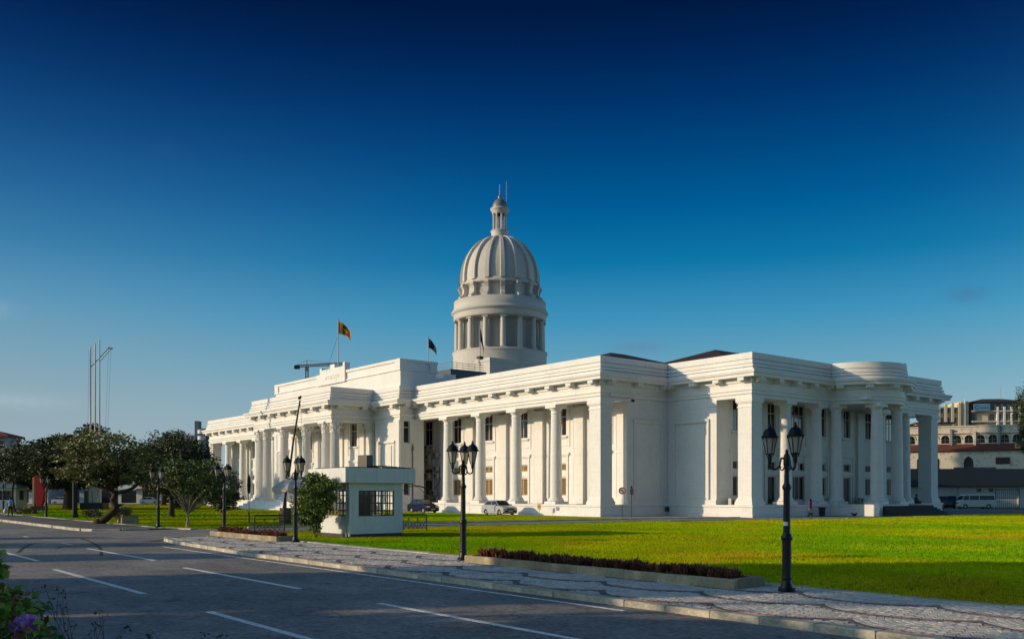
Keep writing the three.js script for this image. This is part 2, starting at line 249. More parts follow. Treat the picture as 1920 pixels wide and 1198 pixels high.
// =====================================================================  TOWN HALL
let panelG, louvG;
const hall = thing('town_hall', 'long white domed neoclassical hall with colonnades', 'building');
const AX = -48.6, L2 = -97.2, mirX = (x) => L2 - x;
const wallZ = (x0, x1, y0, y1, zf, th, holes = []) => { const s = new THREE.Shape([[x0, y0], [x1, y0], [x1, y1], [x0, y1]].map((p) => new THREE.Vector2(...p))); for (const [a, b, c, d] of holes) s.holes.push(new THREE.Path([[a, c], [a, d], [b, d], [b, c]].map((p) => new THREE.Vector2(...p)))); return prep(new THREE.ExtrudeGeometry(s, { depth: th, bevelEnabled: false }).translate(0, 0, zf - th)); };
const wallX = (z0, z1, y0, y1, xf, th, holes = []) => wallZ(-z1, -z0, y0, y1, 0, th, holes.map(([a, b, c, d]) => [-b, -a, c, d])).rotateY(PI / 2).translate(xf, 0, 0);
// ---- swept mouldings round the whole front
const bow = (R, n = 28) => { const a = []; for (let i = 0; i <= n; i++) { const t = -PI / 2 + PI * i / n; a.push([9.92 + R * Math.cos(t), -25.8 + R * Math.sin(t)]); } return a; };
const PATH = [[-20, -42.6], [9.92, -42.6], ...bow(4.5), [9.92, -8.98], [0, -8.98], [0, 0], [-31.3, 0], [-31.3, 2], [-37.3, 2], [-37.3, 7.7], [-59.9, 7.7], [-59.9, 2], [-65.9, 2], [-65.9, 0], [L2, 0], [L2, -30]];
const ENT = [[-1.25, 10.75], [0, 10.75], [0, 11.0], [-.07, 11.01], [-.07, 11.07], [.06, 11.08], [.06, 11.34], [.15, 11.38], [.15, 11.48], [0, 11.52], [0, 12.08], [.12, 12.12], [.12, 12.5], [.88, 12.5], [.88, 12.74], [.98, 12.8], [1.04, 12.98], [1.04, 13.06], [.46, 13.12], [.46, 13.34], [.24, 13.35], [.24, 13.42], [.4, 13.43], [.4, 13.64], [.16, 13.65], [.16, 13.73], [.28, 13.74], [.28, 14.04], [.06, 14.05], [.06, 14.14], [.2, 14.15], [.2, 14.7], [-.4, 14.7], [-.4, 13.5], [-1.25, 13.5], [-1.25, 10.75]];
new B().add(sweep(PATH, ENT, false, .3)).mesh('entablature', M.plain, hall);
new B().add(sweep(PATH, [[.32, 0], [.32, .3], [.24, .34], [.24, .92], [.34, .97], [.34, 1.15], [-.3, 1.15]], false, .3)).mesh('plinth', M.wall, hall);
{ const r = sheet('roof', [...PATH.map(([x, z]) => [x, z]), [L2, -42.6]].reverse(), 13.52, M.lightgrey); r.material = std(C(.3, .29, .27), .9); hall.add(r); }
{ // modillion brackets under the cornice
  const g = boxUV(new B().box(-.34, .34, 0, .3, 0, .7).box(-.34, .34, -.09, 0, 0, .34).geo());
  const put = (x, z, a) => { const o = mesh('bracket', g, M.plain, hall); o.position.set(x, 12.2, z); o.rotation.y = a; };
  const run = (a, b, n, f) => { for (let i = 0; i < n; i++) f(mix(a, b, n > 1 ? i / (n - 1) : .5)); };
  run(-.55, -30.6, 11, (x) => put(x, .1, 0)); run(L2 + .55, L2 + 30.6, 11, (x) => put(x, .1, 0));
  run(-32, -36.4, 2, (x) => put(x, 2.1, 0)); run(-60.8, -65.2, 2, (x) => put(x, 2.1, 0)); put(-31.2, 1.4, PI / 2);
  run(-37.9, -59.3, 8, (x) => put(x, 7.8, 0)); run(6.9, 3.6, 2, (z) => put(-37.2, z, PI / 2));
  run(-1, -8, 3, (z) => put(.1, z, PI / 2)); run(.9, 9.3, 4, (x) => put(x, -8.88, 0));
  run(-9.6, -20.6, 5, (z) => put(10.02, z, PI / 2)); run(-31, -42, 5, (z) => put(10.02, z, PI / 2));
  for (let i = 0; i < 6; i++) { const t = -75 + i * 30, a = t * PI / 180; put(9.92 + 4.6 * Math.cos(a), -25.8 - 4.6 * Math.sin(a), PI / 2 + a); }
}
// ---- columns
const lathe = (p, n = 28) => new THREE.LatheGeometry(p.map(([a, b]) => new THREE.Vector2(a, b)), n);
const ent = (r0, r1, y0, y1, n = 8) => Array.from({ length: n + 1 }, (_, i) => { const t = i / n; return [mix(r0, r1, t ** 1.6), mix(y0, y1, t)]; });
const colG = {
  base: new B().box(-.82, .82, 0, .26, -.82, .82).add(lathe([[.6, .26], [.78, .26], [.82, .34], [.78, .44], [.68, .46], [.68, .5], [.72, .54], [.7, .6], [.6, .64]])).geo(),
  shaft: new B().add(lathe(ent(.585, .475, .62, 8.72))).geo(),
  cap: new B().add(lathe([[.475, 8.7], [.53, 8.72], [.53, 8.8], [.48, 8.82], [.48, 9.05], [.52, 9.07], [.56, 9.12], [.7, 9.3], [.5, 9.3]])).box(-.76, .76, 9.28, 9.595, -.76, .76).geo(),
};
function column(x, z, y = 1.155) { const g = part(hall, 'column'); g.position.set(x, y, z); mesh('base', colG.base, M.plain, g); mesh('shaft', colG.shaft, M.wall, g); mesh('capital', colG.cap, M.plain, g); return g; }
const pierG = { base: new B().box(-.95, .95, 0, .3, -.95, .95).box(-.88, .88, .3, .48, -.88, .88).box(-.82, .82, .48, .62, -.82, .82).geo(), shaft: new B().box(-.74, .74, .62, 8.75, -.74, .74).geo(), cap: new B().box(-.8, .8, 8.72, 8.84, -.8, .8).box(-.74, .74, 8.84, 9.08, -.74, .74).box(-.82, .82, 9.08, 9.2, -.82, .82).box(-.9, .9, 9.2, 9.595, -.9, .9).geo() };
function pier(x, z, s = 1) { const g = part(hall, 'pier'); g.position.set(x, 1.155, z); g.scale.set(s, 1, s); mesh('base', pierG.base, M.plain, g); mesh('shaft', pierG.shaft, M.wall, g); mesh('capital', pierG.cap, M.plain, g); }
const colX = [-6.9, -13.05, -19.2, -25.36];
for (const x of colX) { column(x, -.68); column(mirX(x), -.68); }
pier(-.82, -.82); pier(mirX(-.82), -.82); pier(9.1, -9.8); pier(9.1, -41.78);
for (const z of [-15, -20, -31.6, -36.6]) column(9.2, z);
for (const t of [-88, -30, 30, 88]) { const a = t * PI / 180; column(9.92 + 3.78 * Math.cos(a), -25.8 - 3.78 * Math.sin(a)); }
// ---- Corinthian portico
const fluted = (r0, r1, y0, y1) => { const N = 96, H = 8, pos = []; const P = (i, j) => { const t = j / H, a = i / N * 2 * PI, f = Math.abs(Math.sin(a * 12)), r = mix(r0, r1, t ** 1.6) * (1 - .075 * (1 - (1 - f) ** 2) * (f > .2 ? 1 : f * 5)); return [Math.cos(a) * r, mix(y0, y1, t), Math.sin(a) * r]; }; for (let i = 0; i < N; i++) for (let j = 0; j < H; j++) { const a = P(i, j), b = P(i, j + 1), c = P(i + 1, j + 1), d = P(i + 1, j); pos.push(...a, ...b, ...c, ...a, ...c, ...d); } const g = new THREE.BufferGeometry(); g.setAttribute('position', new THREE.Float32BufferAttribute(pos, 3)); g.computeVertexNormals(); return g; };
const acanthus = (h, w) => { const s = []; const n = 6; for (let i = 0; i <= n; i++) { const t = i / n; s.push([.03 + .26 * t ** 3 - (t > .9 ? .03 : 0), h * (t < .85 ? t : .85 - (t - .85) * .6), w * (.55 + .5 * Math.sin(t * PI * .8)) * (1 - .55 * t * t) * (i % 2 ? 1.12 : .9)]); } const pos = []; for (let i = 0; i < n; i++) for (const k of [-1, 1]) { const [o0, y0, w0] = s[i], [o1, y1, w1] = s[i + 1]; const a = [0, y0, o0 + .03], b = [k * w0, y0, o0 - .03], c = [k * w1, y1, o1 - .03], d = [0, y1, o1 + .03]; pos.push(...(k > 0 ? [...a, ...b, ...c, ...a, ...c, ...d] : [...a, ...c, ...b, ...a, ...d, ...c])); } const g = new THREE.BufferGeometry(); g.setAttribute('position', new THREE.Float32BufferAttribute(pos, 3)); g.computeVertexNormals(); return prep(g); };
const corCap = () => { const b = new B(); b.add(lathe([[.52, 8.2], [.58, 8.22], [.58, 8.3], [.52, 8.32], [.5, 8.9], [.56, 9.2], [.66, 9.4], [.5, 9.4]], 24)); for (let r = 0; r < 2; r++) for (let i = 0; i < 8; i++) { const a = (i + r * .5) * PI / 4; b.add(acanthus(r ? .8 : .48, .17), new THREE.Matrix4().makeRotationY(a).multiply(new THREE.Matrix4().makeTranslation(0, 8.32, .5))); } for (let i = 0; i < 4; i++) { const a = PI / 4 + i * PI / 2; b.add(new THREE.TorusGeometry(.13, .055, 6, 12), new THREE.Matrix4().makeRotationY(a + PI / 2).setPosition(Math.cos(a) * .82, 9.22, -Math.sin(a) * .82)); b.bar([Math.cos(a) * .5, 8.8, -Math.sin(a) * .5], [Math.cos(a) * .8, 9.32, -Math.sin(a) * .8], .06); } b.box(-.78, .78, 9.38, 9.595, -.78, .78); return b.geo(); };
const corG = { base: colG.base, shaft: new B().add(fluted(.6, .5, .62, 8.25)).geo(), cap: corCap() };
for (const d of [-10.7, -8.55, -3.2, 3.2, 8.55, 10.7]) { const g = part(hall, 'corinthian_column'); g.position.set(AX + d, 1.155, 6.95); mesh('base', corG.base, M.plain, g); mesh('shaft', corG.shaft, M.wall, g); mesh('capital', corG.cap, M.plain, g); }
{ // flat Corinthian pilasters on the portico's rear wall and returns
  const sh = new B().box(-.5, .5, 0, 8.2, -.12, .12).geo(), ca = new B().box(-.56, .56, 8.2, 8.35, -.15, .15); for (let r = 0; r < 2; r++) for (let i = 0; i < 4; i++) ca.add(acanthus(r ? .8 : .5, .15), new THREE.Matrix4().makeTranslation(-.42 + i * .28, 8.32, .06)); ca.box(-.66, .66, 9.3, 9.59, -.1, .42); const cg = ca.geo();
  for (const [x, z] of [[-38, 2.1], [-39.9, 2.1], [-45.4, 2.1], [-51.8, 2.1], [-57.3, 2.1], [-59.2, 2.1]]) { const g = part(hall, 'pilaster'); g.position.set(x, 1.155, z); mesh('shaft', sh, M.wall, g); mesh('capital', cg, M.plain, g); }
}
{ const st = (y, z1, h) => new B().box(-60.4, -36.8, y, y + h, 2, z1).mesh('step', M.plain, hall); st(.0, 10.2, .28); st(.28, 9.6, .29); st(.57, 9.0, .29); st(.86, 8.4, .285); }
// ---- windows and doors
function winGeo(w, h, cols, rows, fr = .09) {   // rows: fractions of the height at which transoms sit
  const f = new B(); f.box(-w / 2, w / 2, 0, fr, -.05, .05).box(-w / 2, w / 2, h - fr, h, -.05, .05).box(-w / 2, -w / 2 + fr, fr, h - fr, -.05, .05).box(w / 2 - fr, w / 2, fr, h - fr, -.05, .05);
  for (let i = 1; i < cols; i++) f.box(-w / 2 + w * i / cols - .035, -w / 2 + w * i / cols + .035, fr, h - fr, -.04, .04);
  for (const r of rows) f.box(-w / 2 + fr, w / 2 - fr, h * r - .045, h * r + .045, -.043, .043);
  return [f.geo(), new B().box(-w / 2 + .02, w / 2 - .02, .02, h - .02, -.03, .0).geo()];
}
const louvre = (w, h, n) => { const b = new B(); for (const s of [-1, 1]) { const x0 = s < 0 ? -w / 2 + .12 : .06, x1 = s < 0 ? -.06 : w / 2 - .12; b.box(x0, x0 + .07, .1, h - .1, .03, .075).box(x1 - .07, x1, .1, h - .1, .03, .075).box(x0, x1, .1, .18, .03, .075).box(x0, x1, h - .18, h - .1, .03, .075); for (let i = 0; i < n; i++) { const y = .2 + (h - .42) * i / n; b.add(new THREE.BoxGeometry(x1 - x0 - .14, .07, .012).rotateX(-.6).translate((x0 + x1) / 2, y + .03, .05)); } } return b.geo(); };
const WK = {
  upper: winGeo(1.7, 2.95, 2, [.66]), light: winGeo(1.7, .78, 2, []), lower: winGeo(1.7, 1.9, 2, []), triple: winGeo(2.3, 2.95, 3, [.66]), tripleLight: winGeo(2.3, .78, 3, []), tripleLow: winGeo(2.3, 2.4, 3, []), slim: winGeo(.82, 2.65, 1, [.7]), slimLow: winGeo(.82, 1.5, 1, []), door: winGeo(1.35, 2.75, 1, []), doorLight: winGeo(1.35, .85, 1, []), tall: winGeo(1.35, 2.95, 2, [.66]),
};
const shut = louvre(1.7, 1.9, 14), shutS = louvre(1.7, .78, 4);
function win(kind, x, y, z, a = 0, o = {}) {
  const g = part(hall, kind === 'door' ? 'door' : 'window'); g.position.set(x, y, z); g.rotation.y = a;
  const [f, p] = WK[kind]; mesh('frame', f, o.frame || M.frame, g); mesh(kind === 'door' ? 'leaf' : 'pane', p, o.pane || M.glass, g);
  if (o.shutter) mesh('shutter', o.shutter === 1 ? shut : shutS, M.amber, g);
}
const surround = (() => { const b = new B(); for (const s of [-1, 1]) b.box(s * 1.12 - .1, s * 1.12 + .1, 1.16, 6.1, 0, .1).box(s * 1.38 - .06, s * 1.38 + .06, 6.9, 10.75, 0, .07); b.box(-1.42, 1.42, 6.1, 6.28, 0, .2).box(-1.3, 1.3, 5.95, 6.1, 0, .13).box(-1.42, 1.42, 6.28, 6.34, 0, .14).box(-1.1, 1.1, 7.86, 8.02, 0, .2).box(-.98, .98, 7.0, 7.08, 0, .06).box(-.98, .98, 7.72, 7.8, 0, .06).box(-1.05, 1.05, 4.0, 4.4, 0, .06); return b.geo(); })();
const bayX = [-3.85, -9.98, -16.13, -22.28, -28.35, -34.45];
for (const side of [0, 1]) {
  const X = (x) => side ? mirX(x) : x, holes = [];
  for (const x of bayX) { const c = X(x); holes.push([c - .85, c + .85, 8.05, 11], [c - .85, c + .85, 4.47, 5.25], [c - .85, c + .85, 1.93, 3.83]); }
  new B().add(wallZ(Math.min(X(0), X(-37.6)), Math.max(X(0), X(-37.6)), 1.1, 11.4, -4, .42, holes)).mesh('colonnade_wall', M.wall, hall);
  for (const x of bayX) { const c = X(x); win('upper', c, 8.05, -4.2); win('light', c, 4.47, -4.2, 0, { frame: M.frame, shutter: 2 }); win('lower', c, 1.93, -4.2, 0, { shutter: 1 }); const s = mesh('window_surround', surround, M.plain, hall); s.position.set(c, 0, -4); }
  for (const x of [...colX, -.9, -30.6]) { const c = X(x); new B().box(c - .66, c + .66, 1.15, 10.8, -4.02, -3.62).box(c - .74, c + .74, 1.15, 1.75, -4.02, -3.55).box(c - .74, c + .74, 10.2, 10.78, -4.02, -3.54).box(c - .7, c + .7, 6.02, 6.3, -4.02, -3.58).mesh('pilaster', M.wall, hall); new B().bar([c - .95, 1.2, -3.86], [c - .95, 11.2, -3.86], .055, 8).box(c - 1.03, c - .87, 4.4, 4.46, -4, -3.8).box(c - 1.03, c - .87, 8.2, 8.26, -4, -3.8).mesh('downpipe', M.plain, hall); }
  new B().box(Math.min(X(.2), X(-37.6)), Math.max(X(.2), X(-37.6)), 11.1, 11.35, -4.4, -1.1).mesh('ceiling', M.plain, hall);
  new B().box(Math.min(X(0), X(-37.6)), Math.max(X(0), X(-37.6)), .9, 1.12, -4.4, -.25).mesh('colonnade_floor', M.conc, hall);
}
// end wall of the near wing with its raised panel, and the return wall of the pavilion
const frameZ = (b, x0, x1, y0, y1, z, w = .16, d = .1) => b.box(x0, x0 + w, y0, y1, z - .05, z + d).box(x1 - w, x1, y0, y1, z - .05, z + d).box(x0 + w, x1 - w, y0, y0 + w, z - .05, z + d).box(x0 - .12, x1 + .12, y1 - .1, y1 + .18, z - .05, z + d + .12).box(x0 + .34, x1 - .34, y0 + .34, y1 - .3, z - .05, z + .035);
const frameX = (b, z0, z1, y0, y1, x, w = .16, d = .1) => b.box(x - .05, x + d, y0, y1, z0, z0 + w).box(x - .05, x + d, y0, y1, z1 - w, z1).box(x - .05, x + d, y0, y0 + w, z0 + w, z1 - w).box(x - .05, x + d + .12, y1 - .1, y1 + .18, z0 - .12, z1 + .12).box(x - .05, x + .035, y0 + .34, y1 - .3, z0 + .34, z1 - .34);
new B().box(-.5, -.003, 1.1, 10.8, -9.4, -3.43).box(-.5, .12, 1.1, 1.6, -8.9, -3.42).box(-.55, .02, 10.2, 10.76, -9.2, -3.36).mesh('end_wall', M.wall, hall);
frameX(new B(), -8.2, -4.3, 1.75, 8.9, 0).mesh('wall_panel', M.wall, hall);
new B().box(-.4, 6.0, 1.1, 10.8, -9.5, -8.985).box(0, 6.02, 1.1, 1.6, -9.5, -8.86).box(5.1, 6.04, 10.2, 10.76, -9.5, -8.93).mesh('end_wall', M.wall, hall);
frameZ(new B(), .9, 4.95, 1.75, 8.9, -8.98).mesh('wall_panel', M.wall, hall);
new B().box(4.98, 5.2, 1.6, 9.1, -9, -8.8).mesh('pilaster', M.plain, hall);
// end pavilion porch
{
  const D = [-12.2, -17.4, -21.7, -25.8, -30.6, -35, -39.4], holes = [];
  D.forEach((z, i) => { const w = i === 2 ? 1.15 : i % 3 === 1 ? .675 : .85; holes.push([z - w, z + w, 8.05, 11]); if (i === 1 || i === 4) holes.push([z - .675, z + .675, 1.12, 3.87], [z - .675, z + .675, 4.45, 5.3]); else if (i === 2) holes.push([z - 1.15, z + 1.15, 1.5, 3.9], [z - 1.15, z + 1.15, 4.47, 5.25]); else holes.push([z - .85, z + .85, 1.93, 3.83], [z - .85, z + .85, 4.47, 5.25]); });
  new B().add(wallX(-42.6, -9.5, 1.1, 11.4, 6, .42, holes)).mesh('porch_wall', M.wall, hall);
  D.forEach((z, i) => { const a = PI / 2, x = 5.8; win(i === 2 ? 'triple' : i === 1 || i === 4 ? 'tall' : 'upper', x, 8.05, z, a); if (i === 1 || i === 4) { win('door', x, 1.12, z, a, { pane: M.brown }); win('doorLight', x, 4.45, z, a); } else if (i === 2) { win('tripleLow', x, 1.5, z, a, { pane: M.brown }); win('tripleLight', x, 4.47, z, a); } else { win('lower', x, 1.93, z, a, { pane: M.brown }); win('light', x, 4.47, z, a, { pane: M.brown }); }
    const s = mesh('window_surround', surround, M.plain, hall); s.position.set(6, 0, z); s.rotation.y = a; });
  for (const z of [-15, -19.6, -28, -32.9, -37]) new B().box(5.9, 6.3, 1.12, 10.8, z - .6, z + .6).box(5.9, 6.36, 10.2, 10.78, z - .68, z + .68).mesh('pilaster', M.wall, hall);
  new B().box(5, 9, 11.1, 11.35, -42.4, -9.1).box(9, 13.4, 11.1, 11.35, -29.6, -22).mesh('ceiling', M.plain, hall);
  new B().box(5, 9.7, .9, 1.12, -42.3, -9.2).cyl(9.92, .9, 1.121, -25.8, 4.45, 4.45, 40).mesh('porch_floor', M.conc, hall);
  const gs = std(C(.012, .024, .022), .85);
  for (let i = 0; i < 6; i++) { const y1 = 1.0 - i * .165, x1 = 14.9 + i * .36; new B().box(10.4, x1, y1 - .17, y1, -31.6, -22.05).mesh('dark_step', gs, hall); }
  for (const z of [-21.75, -31.95]) new B().cham(10.2, 14.9, 0, 1.16, z - .3, z + .3, .03).mesh('stair_cheek', M.plain, hall);
}
// solid body behind the colonnades
new B().box(L2 + .3, -.45, 0, 13.45, -34, -4.45).box(-10, 5.55, 0, 13.45, -42.4, -9.45).mesh('body_wall', M.wall, hall);
// central block, its side windows and panels
for (const side of [0, 1]) {
  const X = (x) => side ? mirX(x) : x, x0 = Math.min(X(-31.3), X(-37.3)), x1 = Math.max(X(-31.3), X(-37.3));
  new B().box(x0 + .3, x1 - .3, 0, 10.8, -1.1, 1.997).mesh('block_wall', M.wall, hall);
  if (!side) {
    new B().add(wallX(-1.3, 1.995, 0, 10.8, -31.302, .36, [[.66, 1.48, 8.05, 10.7], [.66, 1.48, 1.95, 3.45], [.66, 1.48, 4.55, 5.2]])).mesh('block_wall', M.wall, hall);
    win('slim', -31.5, 8.05, 1.07, PI / 2); win('slimLow', -31.5, 1.95, 1.07, PI / 2); new B().bar([-31.2, 1.2, .3], [-31.2, 8, .3], .06, 8).box(-31.28, -31.1, 7.2, 7.7, .2, .4).mesh('downpipe', M.steel, hall);
  } else new B().box(x0, x0 + .3, 0, 10.8, -1.3, 1.995).mesh('block_wall', M.wall, hall);
  new B().box(x1 - .3, x1, 0, 10.8, 1.6, 1.996).mesh('block_wall', M.wall, hall);
  const b = new B(), c = X(-34.3); frameZ(b, c - 1.9, c + 1.9, 1.8, 8.2, 2, .16, .1).box(c - 1.2, c - 1.02, 2.2, 7.8, 1.95, 2.12).box(c + 1.02, c + 1.2, 2.2, 7.8, 1.95, 2.12); b.mesh('wall_panel', M.wall, hall);
  const e = X(-31.3) + (side ? .1 : -.1); new B().box(Math.min(e, e + (side ? .8 : -.8)), Math.max(e, e + (side ? .8 : -.8)), 1.2, 10.78, 1.9, 2.09).mesh('pilaster', M.plain, hall);
}
{ const W = [-42.4, -48.6, -54.8]; new B().add(wallZ(-59.9, -37.3, 0, 11.4, 1.99, .4, W.flatMap((x) => [[x - .85, x + .85, 8.05, 11], [x - .85, x + .85, 1.9, 5.2]]))).mesh('portico_wall', M.wall, hall); for (const x of W) { win('upper', x, 8.05, 1.75); win('lower', x, 1.9, 1.75, 0, { pane: M.brown }); win('light', x, 4.4, 1.75); const s = mesh('window_surround', surround, M.plain, hall); s.position.set(x, 0, 1.99); } new B().box(-59.6, -37.6, 11.1, 11.35, 1.6, 6.6).mesh('ceiling', M.plain, hall); new B().box(-60.1, -37.1, .7, 1.14, 1.7, 7.9).mesh('portico_floor', M.conc, hall); }
// attic over the centre
const attP = [[-31.3, -3.3], [-31.3, 2], [-65.9, 2], [-65.9, -3.3]];
new B().add(sweep(attP, [[-.02, 13.4], [-.02, 14.62], [-.14, 14.68], [-.14, 16.5], [.02, 16.54], [.02, 16.68], [-.16, 16.7], [-.16, 17.5], [-.02, 17.55], [.02, 17.62], [.02, 17.88], [-.5, 17.88], [-.5, 16.8]], true, .3)).box(-65.4, -31.8, 16.4, 16.9, -3, 1.6).mesh('attic', M.plain, hall);
for (const x of [-31.9, -65.3]) new B().box(x - .58, x + .58, 16.68, 17.6, .9, 2.0).mesh('attic_pier', M.plain, hall);
new B().box(-31.9, -31.29, 16.68, 17.6, -3.2, -2.2).mesh('attic_pier', M.plain, hall);
new B().box(-51.3, -44.4, 16.45, 18.45, 1.4, 2.14).box(-51.3, -50.8, 18.45, 18.75, 1.4, 2.14).box(-44.9, -44.4, 18.45, 18.9, 1.4, 2.14).box(-48.5, -47.2, 18.45, 18.95, 1.4, 2.1).box(-52.4, -51.3, 16.45, 17.95, 1.4, 2.08).mesh('plaque', M.plain, hall);
{ const { FontLoader } = await import('three/addons/loaders/FontLoader.js'), { TextGeometry } = await import('three/addons/geometries/TextGeometry.js');
  globalThis.__f = await new FontLoader().loadAsync('fonts/droid/droid_serif_bold.typeface.json'); const t = new TextGeometry('MCMXXIV', { font: globalThis.__f, size: .55, depth: .03, curveSegments: 3 }); t.computeBoundingBox(); t.translate(-47.85 - t.boundingBox.max.x / 2, 17.05, 2.135); mesh('inscription', boxUV(prep(t)), M.plain, hall); globalThis.__T = TextGeometry; }
new B().box(-36.5, -33.5, 13.5, 16.4, -8.2, -5.6).box(-36, -34, 16.4, 17, -7.8, -6).mesh('roof_block', M.plain, hall);
{ // dark plant room with railing behind the attic
  new B().box(-60, -41.2, 13.5, 18.9, -18, -12).mesh('plant_room', std(C(.03, .045, .07), .5), hall);
  const r = new B(); for (let i = 0; i <= 18; i++) r.bar([-60 + i * 1.04, 18.9, -12.1], [-60 + i * 1.04, 19.8, -12.1], .03); for (let i = 0; i <= 5; i++) r.bar([-41.3, 18.9, -12.1 - i], [-41.3, 19.8, -12.1 - i], .03); for (const y of [19.2, 19.5, 19.8]) r.bar([-60, y, -12.1], [-41.3, y, -12.1], .03).bar([-41.3, y, -12.1], [-41.3, y, -17.6], .03); r.mesh('roof_railing', M.steel, hall); }
{ const b = new B(); for (let i = 0; i < 5; i++) b.box(-41.2, -38.6, 17.9 + i * .16, 17.98 + i * .16, -2.6, -1.2); b.box(-41.1, -38.7, 17.4, 18.6, -2.4, -1.4); b.mesh('roof_vent', M.steel, hall); }
// hipped roofs over the near wing and pavilion
const hip = (x0, x1, z0, z1, y0, y1, alongZ) => { const w = alongZ ? (x1 - x0) / 2 : (z1 - z0) / 2, a = alongZ ? [(x0 + x1) / 2, y1, z0 + w] : [x0 + w, y1, (z0 + z1) / 2], b = alongZ ? [(x0 + x1) / 2, y1, z1 - w] : [x1 - w, y1, (z0 + z1) / 2]; const p = [[x0, y0, z0], [x1, y0, z0], [x1, y0, z1], [x0, y0, z1]]; const F = alongZ ? [[p[0], p[1], a], [p[1], p[2], b], [p[1], b, a], [p[2], p[3], b], [p[3], p[0], a], [p[3], a, b]] : [[p[3], p[0], a], [p[0], p[1], b], [p[0], b, a], [p[1], p[2], b], [p[2], p[3], a], [p[2], a, b]]; const g = new THREE.BufferGeometry(); g.setAttribute('position', new THREE.Float32BufferAttribute(F.flat(2), 3)); g.computeVertexNormals(); return prep(g); };
new B().add(hip(-11.3, -.8, -14.5, -2, 14.75, 16.4, true)).box(-11.2, -.9, 13.5, 14.75, -14.4, -2.1).mesh('hipped_roof', M.roof, hall);
new B().add(hip(-8.5, 5.4, -39, -11.2, 14.85, 17.2, true)).box(-8.4, 5.3, 13.5, 14.85, -38.9, -11.3).mesh('hipped_roof', M.roof, hall);
